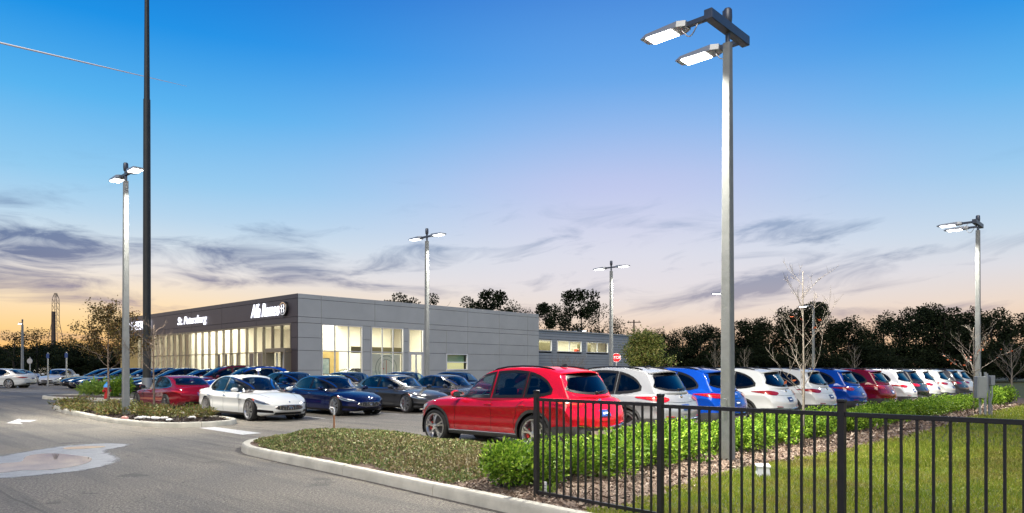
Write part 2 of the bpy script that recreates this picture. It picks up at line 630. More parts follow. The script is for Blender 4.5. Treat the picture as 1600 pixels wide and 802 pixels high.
def leaf_quads(P, rng, size, up=0.3, aspect=0.55, jitter=0.35, outward=None, flat=0.0):
    """diamond shaped leaves at the points P"""
    n = len(P)
    d = rng.normal(size=(n, 3))
    if outward is not None:
        d = d * 0.8 + outward * 1.0
    d[:, 2] += up
    if flat:
        d[:, 2] *= (1 - flat)
    d /= np.linalg.norm(d, axis=1, keepdims=True) + 1e-9
    a = rng.normal(size=(n, 3))
    s = np.cross(d, a)
    s /= np.linalg.norm(s, axis=1, keepdims=True) + 1e-9
    nn = np.cross(d, s)
    L = size * (1 + jitter * rng.uniform(-1, 1, n))[:, None]
    W = L * aspect * 0.5
    V = np.empty((n, 4, 3))
    V[:, 0] = P
    V[:, 1] = P + d * L * 0.48 + s * W + nn * L * 0.08
    V[:, 2] = P + d * L
    V[:, 3] = P + d * L * 0.48 - s * W + nn * L * 0.08
    return V


def ords(n):
    w = ['first', 'second', 'third', 'fourth', 'fifth', 'sixth', 'seventh', 'eighth', 'ninth', 'tenth', 'eleventh',
         'twelfth', 'thirteenth', 'fourteenth', 'fifteenth', 'sixteenth', 'seventeenth', 'eighteenth', 'nineteenth',
         'twentieth', 'twenty-first', 'twenty-second', 'twenty-third', 'twenty-fourth', 'twenty-fifth',
         'twenty-sixth', 'twenty-seventh', 'twenty-eighth', 'twenty-ninth', 'thirtieth', 'thirty-first',
         'thirty-second', 'thirty-third', 'thirty-fourth', 'thirty-fifth', 'thirty-sixth', 'thirty-seventh',
         'thirty-eighth', 'thirty-ninth', 'fortieth', 'forty-first', 'forty-second', 'forty-third', 'forty-fourth']
    return w[n]


def pchip(keys):
    """monotone cubic through (x, y) pairs"""
    k = sorted(keys)
    x = np.array([p[0] for p in k], float)
    y = np.array([p[1] for p in k], float)
    h = np.diff(x)
    dl = np.diff(y) / h
    d = np.zeros(len(x))
    for i in range(1, len(x) - 1):
        if dl[i - 1] * dl[i] > 0:
            w1, w2 = 2 * h[i] + h[i - 1], h[i] + 2 * h[i - 1]
            d[i] = (w1 + w2) / (w1 / dl[i - 1] + w2 / dl[i])
    d[0], d[-1] = dl[0], dl[-1]

    def f(q):
        q = min(max(q, x[0]), x[-1])
        i = min(max(int(np.searchsorted(x, q)) - 1, 0), len(h) - 1)
        t = (q - x[i]) / h[i]
        return float((1 + 2 * t) * (1 - t) ** 2 * y[i] + t * (1 - t) ** 2 * h[i] * d[i]
                     + t * t * (3 - 2 * t) * y[i + 1] + t * t * (t - 1) * h[i] * d[i + 1])
    return f


def catmull(P, m):
    """m samples through the points P (centripetal-ish, clamped ends)"""
    P = [np.array(p, float) for p in P]
    P = [2 * P[0] - P[1]] + P + [2 * P[-1] - P[-2]]
    n = len(P) - 3
    out = []
    for k in range(m):
        s = k / (m - 1) * n
        i = min(int(s), n - 1)
        t = s - i
        p0, p1, p2, p3 = P[i:i + 4]
        out.append(0.5 * ((2 * p1) + (-p0 + p2) * t + (2 * p0 - 5 * p1 + 4 * p2 - p3) * t * t
                          + (-p0 + 3 * p1 - 3 * p2 + p3) * t ** 3))
    return out
# ----------------------------------------------------------------------------
# cars: lofted shells, every fitting laid on the shell as its own part
# ----------------------------------------------------------------------------
def loft(stations, rings_cap=((0.96, 0.012), (0.85, 0.03), (0.6, 0.05), (0.3, 0.06)), bow=None):
    """stations: list of (x, half profile [(y, z)...] bottom centre to top centre)"""
    V, F = [], []
    m = None

    def ring(x, prof, sc=1.0, zc=0.0):
        pts = []
        for (y, z) in prof:
            pts.append((x, y * sc, zc + (z - zc) * sc))
        for (y, z) in prof[-2:0:-1]:
            pts.append((x, -y * sc, zc + (z - zc) * sc))
        return pts
    rings = []
    x0, p0 = stations[0]
    zc0 = 0.5 * (p0[0][1] + p0[-1][1])
    sgn0 = 1 if x0 > stations[-1][0] else -1
    for sc, dx in reversed(rings_cap):
        rings.append(ring(x0 + sgn0 * dx, p0, sc, zc0))
    for x, p in stations:
        rings.append(ring(x, p))
    x1, p1 = stations[-1]
    zc1 = 0.5 * (p1[0][1] + p1[-1][1])
    for sc, dx in rings_cap:
        rings.append(ring(x1 - sgn0 * dx, p1, sc, zc1))
    n = len(rings[0])
    for r in rings:
        V.extend(r)
    if bow:
        V = [bow(p) for p in V]
    for i in range(len(rings) - 1):
        for k in range(n):
            k2 = (k + 1) % n
            F.append((i * n + k, (i + 1) * n + k, (i + 1) * n + k2, i * n + k2))
    F.append(tuple(range(n)))
    F.append(tuple((len(rings) - 1) * n + k for k in range(n))[::-1])
    return V, F


def inside(poly):
    P = np.array(poly)
    x0, x1, y0, y1 = P[:, 0].min(), P[:, 0].max(), P[:, 1].min(), P[:, 1].max()

    def f(x, y):
        if x < x0 or x > x1 or y < y0 or y > y1:
            return False
        c = False
        n = len(poly)
        j = n - 1
        for i in range(n):
            a, b = poly[i], poly[j]
            if (a[1] > y) != (b[1] > y) and x < (b[0] - a[0]) * (y - a[1]) / (b[1] - a[1]) + a[0]:
                c = not c
            j = i
        return c
    return f


class Shell:
    """car body surface with tools to lay patches on it"""
    def __init__(self, spec):
        self.s = spec
        k = {q: pchip(v) for q, v in spec['low'].items()}
        xs = np.array([p[0] for p in spec['low']['w']])
        x_hi, x_lo = max(xs), min(xs)
        # more stations near the ends
        t = np.linspace(0, 1, 74)
        tt = 0.5 - 0.5 * np.cos(np.pi * t)
        t = 0.55 * t + 0.45 * tt
        st = []
        for a in t:
            x = x_hi + (x_lo - x_hi) * a
            w, zb, zs, zt = (k[q](x) for q in ('w', 'zb', 'zs', 'zt'))
            d = zs - zb
            cp = [(0, zb), (.50 * w, zb), (.84 * w, zb + .004), (.945 * w, zb + .05), (.968 * w, zb + .20 * d),
                  (.984 * w, zb + .38 * d), (.972 * w, zb + .55 * d), (.984 * w, zb + .70 * d), (1.0 * w, zb + .82 * d), (.985 * w, zb + .88 * d), (.95 * w, zs - .012),
                  (.90 * w, zs + .12 * (zt - zs) + .005), (.70 * w, zs + .55 * (zt - zs)), (.40 * w, zs + .88 * (zt - zs)), (0, zt)]
            pr = catmull(cp, 46)
            pr[0][0] = pr[-1][0] = 0.0
            st.append((x, [(max(p[0], 0.0), p[1]) for p in pr]))
        bf, br = spec['bow']
        L0, L1 = spec['bow_from']

        def bow(p):
            x, y, z = p
            q = min(abs(y) / 0.95, 1.0)
            if x > L0:
                f = ((x - L0) / (x_hi - L0)) ** 1.5
                x -= bf * f * q ** 2.4
            elif x < L1:
                f = ((L1 - x) / (L1 - x_lo)) ** 1.5
                x += br * f * q ** 2.4
            return (x, y, z)
        self.lv, self.lf = loft(st, bow=bow)
        # greenhouse
        g = {q: pchip(v) for q, v in spec['top'].items()}
        gx = [p[0] for p in spec['top']['zr']]
        zb0, rm, tap = spec['belt'], spec['roof'], spec['taper']
        st = []
        for a in np.linspace(0, 1, 120):
            x = max(gx) + (min(gx) - max(gx)) * a
            zr, wb = g['zr'](x), g['wb'](x)
            wy = lambda z: wb * (1 - tap * max(0.0, (z - zb0) / (rm - zb0)) ** 1.15)
            hz = zr - zb0
            zs = zr - min(.075, .35 * hz)
            cp = [(0, zb0), (.6 * wb, zb0), (wb, zb0), (wy(zb0 + .4 * (zs - zb0)), zb0 + .4 * (zs - zb0)),
                  (wy(zs), zs), (wy(zs) - .045, zr - .028), (wy(zs) * .72, zr - .004), (.3 * wb, zr + .008), (0, zr + .012)]
            pr = catmull(cp, 54)
            pr[0][0] = pr[-1][0] = 0.0
            st.append((x, [(max(p[0], 0), p[1]) for p in pr]))
        gf, gr = spec['gbow']
        xm, xr = spec['gbow_from']

        def gbow(p):
            x, y, z = p
            q = min(abs(y) / 0.75, 1.1)
            if x > xm:
                x -= gf * q ** 2.2 * min((x - xm) / (max(gx) - xm), 1)
            elif x < xr:
                x += gr * q ** 2.2 * min((xr - x) / (xr - min(gx)), 1)
            return (x, y, z)
        self.gv, self.gf = loft(st, rings_cap=((0.9, 0.0), (0.5, 0.0)), bow=gbow)
        off = len(self.lv)
        allv = [Vector(p) for p in self.lv + self.gv]
        allf = list(self.lf) + [tuple(i + off for i in f) for f in self.gf]
        self.bvh = BVHTree.FromPolygons(allv, allf)
        self.openings = []

    # ---- projection -------------------------------------------------------
    def hit(self, o, d, eps):
        h = self.bvh.ray_cast(Vector(o), Vector(d).normalized())
        if h[0] is None:
            h = self.bvh.find_nearest(Vector(o) + Vector(d) * 2.5)
        p, n = h[0], h[1]
        if n.dot(Vector(d)) > 0:
            n = -n
        return p + n * eps

    def side(self, sg, eps=0.004):
        return lambda a, b: self.hit((a, sg * 3, b), (0, -sg, 0), eps)

    def front(self, eps=0.004):
        return lambda a, b: self.hit((6, a, b), (-1, 0, 0), eps)

    def rear(self, eps=0.004):
        return lambda a, b: self.hit((-6, a, b), (1, 0, 0), eps)

    def top(self, eps=0.004):
        return lambda a, b: self.hit((a, b, 4), (0, 0, -1), eps)

    def cyl(self, x0, eps=0.004):
        """a: angle in degrees round a vertical axis at x0 (0 = forward), b: height"""
        def f(a, b):
            c, s = math.cos(R(a)), math.sin(R(a))
            return self.hit((x0 + 5 * c, 5 * s, b), (-c, -s, 0), eps)
        return f

    def patch(self, mb, lower, upper, proj, nu=16, nv=5, m=0, flip=False):
        """surface between two 2D polylines, laid on the shell"""
        def samp(P, t):
            s = t * (len(P) - 1)
            i = min(int(s), len(P) - 2)
            f = s - i
            return (P[i][0] * (1 - f) + P[i + 1][0] * f, P[i][1] * (1 - f) + P[i + 1][1] * f)
        vs = []
        for i in range(nu + 1):
            a, b = samp(lower, i / nu), samp(upper, i / nu)
            for j in range(nv + 1):
                t = j / nv
                vs.append(proj(a[0] * (1 - t) + b[0] * t, a[1] * (1 - t) + b[1] * t))
        fs = []
        for i in range(nu):
            for j in range(nv):
                q = (i * (nv + 1) + j, (i + 1) * (nv + 1) + j, (i + 1) * (nv + 1) + j + 1, i * (nv + 1) + j + 1)
                fs.append(q[::-1] if flip else q)
        mb.add(vs, fs, m)
        return mb

    def ring(self, mb, outer, inner, proj, m=0, flip=False):
        """band between two closed loops with the same number of points"""
        n = len(outer)
        vs = []
        for a, b in zip(outer, inner):
            for t in (0.0, .5, 1.0):
                vs.append(proj(a[0] * (1 - t) + b[0] * t, a[1] * (1 - t) + b[1] * t))
        fs = []
        for i in range(n):
            j = (i + 1) % n
            for k in range(2):
                q = (3 * i + k, 3 * j + k, 3 * j + k + 1, 3 * i + k + 1)
                fs.append(q[::-1] if flip else q)
        mb.add(vs, fs, m)
        return mb

    def line(self, mb, pts, proj, r=0.004, n=5, m=0, sub=6):
        P = []
        for i in range(len(pts) - 1):
            for k in range(sub):
                t = k / sub
                P.append(proj(pts[i][0] * (1 - t) + pts[i + 1][0] * t, pts[i][1] * (1 - t) + pts[i + 1][1] * t))
        P.append(proj(*pts[-1]))
        mb.tube(P, r, n, m)
        return mb

    def body_mesh(self, name, mats):
        """lower shell with the wheel arches cut out, plus the greenhouse"""
        s = self.s
        bm = bmesh.new()
        vs = [bm.verts.new(p) for p in self.lv]
        for f in self.lf:
            try:
                bm.faces.new([vs[i] for i in f])
            except ValueError:
                pass
        bm.normal_update()
        kill = set()
        for f in bm.faces:
            c = f.calc_center_median()
            if abs(c.y) < 0.52:
                continue
            for xa in s['axles']:
                if (c.x - xa) ** 2 + (c.z - s['wz']) ** 2 < s['arch'] ** 2:
                    kill.add(f)
        moved = set()
        for f in kill:
            for v in f.verts:
                if any(g not in kill for g in v.link_faces):
                    moved.add(v)
        for v in moved:
            if abs(v.co.y) < 0.60:
                continue
            xa = min(s['axles'], key=lambda q: abs(q - v.co.x))
            d = Vector((v.co.x - xa, 0, v.co.z - s['wz']))
            if d.length > 1e-4:
                d = d.normalized() * s['arch']
                v.co.x, v.co.z = xa + d.x, s['wz'] + d.z
        bmesh.ops.delete(bm, geom=list(kill), context='FACES')
        # open deck under the cabin
        xf, xr = s['cabin']
        deck = [f for f in bm.faces if f.normal.z > .5 and xr < f.calc_center_median().x < xf and abs(f.calc_center_median().y) < .70 and f.calc_center_median().z > .7]
        bmesh.ops.delete(bm, geom=deck, context='FACES')
        gvs = [bm.verts.new(p) for p in self.gv]
        for f in self.gf:
            P = [Vector(self.gv[i]) for i in f]
            c = sum(P, Vector()) / len(P)
            if c.z < s['belt'] + .004 and len(f) < 5:
                continue
            e1, e2 = P[2] - P[0], P[3 % len(P)] - P[1]
            nn = e1.cross(e2)
            nn = nn.normalized() if nn.length > 1e-9 else Vector((0, 0, 1))
            gone = False
            for kind, test in self.openings:
                if kind == 'side' and abs(nn.y) > .30 and abs(c.y) > .35 and test(c.x, c.z):
                    gone = True
                elif kind == 'front' and c.x > -.6 and abs(nn.x) > .15 and test(c.y, c.z):
                    gone = True
                elif kind == 'rear' and c.x < -.6 and abs(nn.x) > .15 and test(c.y, c.z):
                    gone = True
            if gone:
                continue
            try:
                bm.faces.new([gvs[i] for i in f])
            except ValueError:
                pass
        bmesh.ops.recalc_face_normals(bm, faces=bm.faces)
        me = bpy.data.meshes.new(name)
        bm.to_mesh(me)
        bm.free()
        for m in mats:
            me.materials.append(m)
        me.polygons.foreach_set('use_smooth', [True] * len(me.polygons))
        me.set_sharp_from_angle(angle=R(50))
        return me

    def arches(self, mb, m=0):
        s = self.s
        for xa in s['axles']:
            for sg in (-1, 1):
                vs, fs = [], []
                n = 20
                for k in range(n + 1):
                    a = math.pi * (-0.12 + 1.24 * k / n)
                    for yy in (s['halfw'] - .03, .50):
                        vs.append((xa + s['arch'] * 1.01 * math.cos(a), sg * yy, s['wz'] + s['arch'] * 1.01 * math.sin(a)))
                for k in range(n):
                    fs.append((2 * k, 2 * k + 1, 2 * k + 3, 2 * k + 2))
                o = len(vs)
                vs += [(xa + s['arch'] * 1.01 * math.cos(2 * math.pi * k / n), sg * .505, s['wz'] + s['arch'] * 1.01 * math.sin(2 * math.pi * k / n)) for k in range(n)]
                fs.append(tuple(o + k for k in range(n)))
                mb.add(vs, fs, m)
        # dark underbody
        x0, x1 = s['axles'][1] - .5, s['axles'][0] + .5
        mb.box(((x0 + x1) / 2, 0, s['clear'] + .10), (x1 - x0, .98, .2), m=m)


def wheel_meshes(rt, rr, width, spokes, style, alloy):
    """tyre, rim, brake; outer face towards +y"""
    w = width / 2
    t = MB()
    t.lathe([(rr - .005, -w * .85), (rr + .02, -w), (rt - .035, -w * 1.02), (rt - .008, -w * .82), (rt, -w * .5), (rt + .001, 0), (rt, w * .5), (rt - .008, w * .82),
             (rt - .035, w * 1.02), (rr + .02, w), (rr - .005, w * .85)], 40, 'y')
    tyre = t.mesh('tyre', M_TYRE, 50)
    r = MB()
    r.lathe([(rr - .002, -w * .8), (rr - .03, -w * .5), (rr - .03, w * .55), (rr - .012, w * .84), (rr + .006, w * .92), (rr + .006, w * .98), (rr - .016, w * .98), (rr - .03, w * .72)], 40, 'y')
    yf = w * .80
    for k in range(spokes):
        a0 = 2 * math.pi * k / spokes + .3
        arms = ((0, 0.0),) if style == 'single' else ((-.19, -.05), (.19, .05))
        for (da, ia) in arms:
            p0 = (.05 * math.cos(a0 + ia), yf + .006, .05 * math.sin(a0 + ia))
            rm_ = rr * .5
            p1 = (rm_ * math.cos(a0 + da * .55), yf + .004, rm_ * math.sin(a0 + da * .55))
            p2 = ((rr - .012) * math.cos(a0 + da), yf - .012, (rr - .012) * math.sin(a0 + da))
            for (a, b, ww) in ((p0, p1, .036), (p1, p2, .030)):
                r.bar(a, b, ww, .035)
    r.lathe([(.001, yf + .03), (.03, yf + .028), (.062, yf + .02), (.066, yf - .02), (.03, yf - .03)], 20, 'y')
    rim = r.mesh('rim', alloy, 40)
    b = MB()
    b.lathe([(.04, .0), (rr * .78, .0), (rr * .78, .02), (.04, .02)], 28, 'y')
    disc = b.mesh('brake_disc', M_DALLOY, 40)
    c = MB()
    for q in range(4):
        a = -.30 + q * .2
        c.box((rr * .70 * math.cos(a), .035, rr * .70 * math.sin(a)), (.06, .05, .06), bev=.012)
    cal = c.mesh('brake_caliper', M_CALIPER)
    return tyre, rim, disc, cal


def pane_loop(x0, x1, botc, topc, e, n=18):
    X = np.linspace(x0 - e, x1 + e, n)
    lo, hi = [], []
    for x in X:
        b, t = botc(x) + e, topc(x) - e
        if t < b:
            b = t = (b + t) / 2
        lo.append((x, b))
        hi.append((x, t))
    return lo + hi[::-1]


def cross_loop(lw, lz, uw, uz, e, n=18):
    T = np.linspace(-1, 1, n)
    return [(t * (lw - e), lz(t) + e) for t in T] + [(t * (uw - e), uz(t) - e) for t in T[::-1]]


def cabin_parts(P, spec, belt, roofz, sx, dash_x, wheel_y=.37):
    """dark tub, seats, dashboard, steering wheel"""
    xf, xr = spec['cabin']
    z0 = spec['clear'] + .20
    x0, x1, y = xr + .06, xf + .05, .72
    v = [(x0, -y, z0), (x1, -y, z0), (x1, y, z0), (x0, y, z0), (x0, -y, belt), (x1, -y, belt), (x1, y, belt), (x0, y, belt)]
    tub = P.add('cabin_lining', MB().add(v, [(0, 1, 2, 3), (0, 4, 5, 1), (1, 5, 6, 2), (2, 6, 7, 3), (3, 7, 4, 0)]).mesh('cabin_lining', M_LINING))
    for (x, yy, w) in ((sx, .37, .50), (sx, -.37, .50), (sx - .95, 0, 1.26)):
        mb = MB()
        tilt = Matrix.Rotation(R(-16), 3, 'Y')
        mb.box((x + .05, yy, z0 + .16), (.52, w, .22), bev=.05)
        mb.box((x - .24, yy, z0 + .50), (.15, w * .96, .62), bev=.05, mat=tilt)
        if w < 1:
            mb.box((x - .345, yy, z0 + .90), (.09, .25, .17), bev=.03, mat=tilt)
        else:
            for q in (-.4, .4):
                mb.box((x - .345, yy + q, z0 + .88), (.09, .24, .13), bev=.03, mat=tilt)
        P.add('seat', mb.mesh('seat', M_SEAT), tub, fine=True)
    mb = MB()
    mb.box((dash_x, 0, belt - .02), (.46, 1.36, .16), bev=.05)
    P.add('dashboard', mb.mesh('dashboard', M_SEAT), tub)
    mb = MB()
    c = Vector((dash_x - .33, wheel_y, belt - .02))
    pts = [c + Vector((-.07 * math.sin(a), .18 * math.cos(a), .17 * math.sin(a))) for a in np.linspace(0, 2 * math.pi, 17)]
    mb.tube(pts, .016, 6, cap=False)
    mb.bar(c + Vector((0, -.17, 0)), c + Vector((0, .17, 0)), .03, .05)
    P.add('steering_wheel', mb.mesh('steering_wheel', M_SEAT), tub, fine=True)


class CarProto:
    def __init__(self):
        self.parts = []          # (name, mesh, parent index, loc, rz, painted, fine)

    def add(self, name, mesh, parent=None, loc=(0, 0, 0), rz=0.0, painted=False, fine=False):
        self.parts.append((name, mesh, parent, loc, rz, painted, fine))
        return len(self.parts) - 1

    def place(self, kind, label, cat, paint_mat, loc, rz, group=None, fine=True, scale=None):
        root = thing(kind, label, cat, loc, rz, group)
        if scale:
            root.scale = scale
        objs = []
        for (name, mesh, par, lc, r, painted, fn) in self.parts:
            if (fn and not fine) or (par is not None and objs[par] is None):
                objs.append(None)
                continue
            o = link(name, mesh, root if par is None else objs[par], lc, r)
            if painted:
                o.material_slots[0].link = 'OBJECT'
                o.material_slots[0].material = paint_mat
            objs.append(o)
        return root


def add_wheels(P, spec, rt, rr, width, spokes, style, alloy):
    tyre, rim, disc, cal = wheel_meshes(rt, rr, width, spokes, style, alloy)
    y = spec['track'] / 2
    for xa in spec['axles']:
        for sg in (1, -1):
            w = P.add('wheel', tyre, None, (xa, sg * y, rt), 0.0 if sg > 0 else math.pi)
            P.add('rim', rim, w)
            P.add('brake_disc', disc, w, fine=True)
            P.add('brake_caliper', cal, w, fine=True)


def mirror_mesh(sg):
    mb = MB()
    vs, fs = [], []
    nu, nv = 12, 8
    for i in range(nv + 1):
        th = math.pi * i / nv
        for k in range(nu):
            ph = 2 * math.pi * k / nu
            x = .085 * math.sin(th) * math.cos(ph)
            if x < 0:
                x *= .45
            vs.append((x, sg * .125 * math.cos(th), .075 * math.sin(th) * math.sin(ph)))
    for i in range(nv):
        for k in range(nu):
            k2 = (k + 1) % nu
            fs.append((i * nu + k, i * nu + k2, (i + 1) * nu + k2, (i + 1) * nu + k))
    mb.add(vs, fs, 0)
    mb.box((-.01, -sg * .10, -.065), (.06, .16, .035), m=1, bev=.01)
    mb.box((-.042, 0, 0), (.008, .19, .105), m=2, bev=.004)
    return mb.mesh('mirror', [PAINT['red'], M_PLASTIC, M_GLASS], 45)


# ---------------- crossover -------------------------------------------------
SUV = dict(
    low=dict(
        w=[(2.28, .60), (2.20, .74), (2.05, .84), (1.75, .91), (1.41, .945), (.8, .935), (0, .925), (-.8, .94), (-1.41, .965), (-1.8, .945), (-2.1, .93), (-2.28, .905), (-2.38, .86)],
        zb=[(2.28, .38), (2.18, .29), (1.95, .24), (1.2, .235), (0, .235), (-1.2, .24), (-1.9, .25), (-2.2, .285), (-2.38, .345)],
        zs=[(2.28, .66), (2.2, .74), (2.05, .83), (1.75, .90), (1.41, .94), (.8, .965), (0, .975), (-.8, .995), (-1.41, 1.03), (-1.8, 1.04), (-2.05, 1.03), (-2.2, 1.00), (-2.30, .92), (-2.38, .76)],
        zt=[(2.28, .72), (2.2, .82), (2.05, .92), (1.75, 1.00), (1.41, 1.05), (.8, 1.09), (0, 1.09), (-.8, 1.09), (-1.41, 1.10), (-1.8, 1.11), (-2.05, 1.11), (-2.2, 1.07), (-2.30, .96), (-2.38, .80)]),
    bow=(.34, .17), bow_from=(1.2, -1.5),
    top=dict(
        zr=[(1.08, 1.03), (.95, 1.10), (.6, 1.31), (.3, 1.475), (.05, 1.575), (-.25, 1.635), (-.7, 1.665), (-1.2, 1.655), (-1.55, 1.62), (-1.80, 1.57), (-1.90, 1.50), (-2.02, 1.36), (-2.14, 1.21), (-2.24, 1.09)],
        wb=[(1.08, .72), (.8, .78), (.4, .835), (0, .86), (-.8, .865), (-1.3, .85), (-1.7, .81), (-2.0, .76), (-2.24, .70)]),
    belt=.96, roof=1.66, taper=.285, gbow=(.34, .20), gbow_from=(-.1, -1.6),
    axles=(1.41, -1.41), wz=.37, arch=.415, halfw=.95, track=1.62, clear=.23, cabin=(.78, -1.95))


SUV_PANES = ((.74, -.20, 'side_window', M_CLEARG), (-.30, -1.07, 'side_window', M_TINTG), (-1.14, -1.70, 'quarter_window', M_TINTG))


def build_suv():
    S = Shell(SUV)
    P = CarProto()
    topc = pchip([(.86, 1.055), (.55, 1.255), (.25, 1.41), (0, 1.495), (-.3, 1.545), (-.7, 1.565), (-1.05, 1.545), (-1.35, 1.475), (-1.58, 1.36), (-1.74, 1.19)])
    botc = pchip([(.86, 1.045), (.4, 1.05), (-.4, 1.065), (-1.1, 1.085), (-1.5, 1.115), (-1.74, 1.175)])
    for (x0, x1, nm, gm) in SUV_PANES:
        S.openings.append(('side', inside(pane_loop(x0, x1, botc, topc, .012))))
    wl = lambda e: cross_loop(.585, lambda t: 1.12 - .03 * (1 - abs(t)), .455, lambda t: 1.53 + .045 * (1 - t * t), e)
    rl = lambda e: [(t * (.56 - e), 1.135 + .05 * abs(t) ** 3 + e) for t in np.linspace(-1, 1, 15)] + [(.655 - e, 1.215)] + \
        [(t * (.50 - e), 1.47 + .025 * (1 - t * t) - e) for t in np.linspace(1, -1, 15)] + [(-.655 + e, 1.215)]
    S.openings.append(('front', inside(wl(.012))))
    S.openings.append(('rear', inside(rl(.012))))
    body = P.add('body', S.body_mesh('body', [PAINT['red']]), painted=True)
    mb = MB()
    S.arches(mb)
    P.add('underbody', mb.mesh('underbody', M_PLASTIC, 40))
    # cladding: arches, sills
    for sg in (1, -1):
        pj = S.side(sg, .010)
        for xa in SUV['axles']:
            mb = MB()
            lo, hi = [], []
            for k in range(25):
                a = math.pi * (1.06 - 1.12 * k / 24)
                lo.append((xa + .412 * math.cos(a), .37 + .412 * math.sin(a)))
                hi.append((xa + .470 * math.cos(a), .37 + .470 * math.sin(a)))
            S.patch(mb, lo, hi, pj, 24, 2, flip=sg < 0)
            P.add('wheel_arch_trim', mb.mesh('wheel_arch_trim', M_CLAD, 40))
        mb = MB()
        S.patch(mb, [(1.03, .255), (-1.03, .255)], [(.98, .345), (-.98, .355)], pj, 20, 3, flip=sg < 0)
        sill = P.add('sill', mb.mesh('sill', M_CLAD, 40))
        mb = MB()
        S.line(mb, [(.96, .335), (-.96, .345)], S.side(sg, .012), .009)
        P.add('sill_strip', mb.mesh('sill_strip', M_SILVER, 40), sill, fine=True)
        # side glass
        def win(x0, x1, nm, gm, n=14):
            q = MB()
            X = np.linspace(x0, x1, 17)
            S.patch(q, [(x, botc(x) + .012) for x in X], [(x, topc(x) - .012) for x in X], S.side(sg, .005), n, 6, flip=sg > 0)
            P.add(nm, q.mesh(nm, gm, 40))
        for (x0, x1, nm, gm) in SUV_PANES:
            q = MB()
            S.ring(q, pane_loop(x0, x1, botc, topc, -.030), pane_loop(x0, x1, botc, topc, .028), S.side(sg, .007), flip=sg > 0)
            P.add('window_surround', q.mesh('window_surround', M_PLASTIC, 40))
            win(x0, x1, nm, gm)
        # door seams, handles
        for i, seam in enumerate(([(.62, 1.03), (.78, .80), (.80, .36)], [(-.25, 1.05), (-.27, .7), (-.28, .36)], [(-1.30, 1.09), (-1.02, .92), (-.90, .60), (-.92, .37)])):
            mb = MB()
            S.line(mb, seam, S.side(sg, .0005), .0045, 4)
            P.add('door_seam', mb.mesh('door_seam', M_PLASTIC), fine=True)
        for xh in (-.10, -1.02):
            mb = MB()
            S.line(mb, [(xh, .895), (xh - .10, .905), (xh - .20, .905)], S.side(sg, .022), .015, 6)
            P.add('door_handle', mb.mesh('door_handle', PAINT['red'], 50), painted=True, fine=True)
        mb = MB()
        P.add('mirror', mirror_mesh(sg), None, (.66, sg * 1.00, 1.10), 0, painted=True)
        # roof rail
        mb = MB()
        pts = [S.hit((x, sg * (.545 - .02 * abs(x + .7)), 4), (0, 0, -1), .0) + Vector((0, 0, dz)) for x, dz in
               ((.02, .0), (-.12, .018), (-.4, .024), (-.8, .026), (-1.2, .024), (-1.5, .018), (-1.62, .0))]
        mb.tube(pts, .017, 8)
        P.add('roof_rail', mb.mesh('roof_rail', M_PLASTIC, 60))
        # lamps
        mb = MB()
        S.patch(mb, [(sg * 22, .70), (sg * 34, .69), (sg * 48, .73)], [(sg * 20, .735), (sg * 34, .80), (sg * 52, .86)], S.cyl(1.0, .006), 14, 4, flip=sg < 0)
        P.add('headlight', mb.mesh('headlight', M_HEAD, 40))
        mb = MB()
        rc = S.cyl(-1.2, .009)
        A = lambda d: 180 - sg * d
        S.patch(mb, [(A(25), .935), (A(31), .895), (A(38), .905), (A(50), .955), (A(62), .995)],
                [(A(25), .975), (A(31), 1.005), (A(38), 1.02), (A(50), 1.018), (A(62), 1.008)], rc, 18, 5, flip=sg < 0)
        tl = P.add('tail_light', mb.mesh('tail_light', M_TAIL, 40))
        mb = MB()
        S.line(mb, [(A(27), .950), (A(36), .955), (A(50), .985)], S.cyl(-1.2, .013), .004, 4)
        P.add('light_strip', mb.mesh('light_strip', M_AMBER), tl, fine=True)
        # exhaust
        mb = MB()
        mb.lathe([(.044, .0), (.060, .0), (.060, -.12), (.044, -.12), (.044, 0)], 18, 'x', (-2.31, sg * .56, .41))
        P.add('exhaust_tip', mb.mesh('exhaust_tip', M_CHROME, 40))
        mb = MB()
        S.line(mb, [(A(22), .575), (A(32), .59)], S.cyl(-1.2, .006), .012, 5)
        P.add('reflector', mb.mesh('reflector', M_TAIL), fine=True)
    # front and rear glass
    mb = MB()
    Y = np.linspace(-1, 1, 17)
    S.patch(mb, [(y * .585, 1.12 - .03 * (1 - abs(y)) ) for y in Y], [(y * .455, 1.53 + .045 * (1 - y * y)) for y in Y], S.front(.006), 20, 10)
    ws = P.add('windshield', mb.mesh('windshield', M_CLEARG, 40))
    P.add('windshield_band', S.ring(MB(), wl(-.008), wl(.026), S.front(.008)).mesh('windshield_band', M_PLASTIC, 40), ws)
    mb = MB()
    S.patch(mb, [(y * .56, 1.135 + .05 * abs(y) ** 3) for y in Y], [(y * .655, 1.215 + .04 * (1 - abs(y) ** 2.5)) for y in Y], S.rear(.006), 20, 3, flip=True)
    S.patch(mb, [(y * .655, 1.215 + .04 * (1 - abs(y) ** 2.5)) for y in Y], [(y * .50, 1.47 + .025 * (1 - y * y)) for y in Y], S.rear(.006), 20, 6, flip=True)
    rw = P.add('rear_window', mb.mesh('rear_window', M_TINTG, 40))
    P.add('rear_window_band', S.ring(MB(), rl(-.012), rl(.030), S.rear(.008), flip=True).mesh('rear_window_band', M_PLASTIC, 40), rw)
    cabin_parts(P, SUV, 1.0, 1.6, .05, .72)
    mb = MB()
    S.patch(mb, [(y * .505, 1.46 + .025 * (1 - y * y)) for y in Y], [(y * .47, 1.525 + .02 * (1 - y * y)) for y in Y], S.rear(.008), 20, 2, flip=True)
    P.add('window_band', mb.mesh('window_band', M_PLASTIC, 40))
    # spoiler lip over the rear glass
    vs, fs = [], []
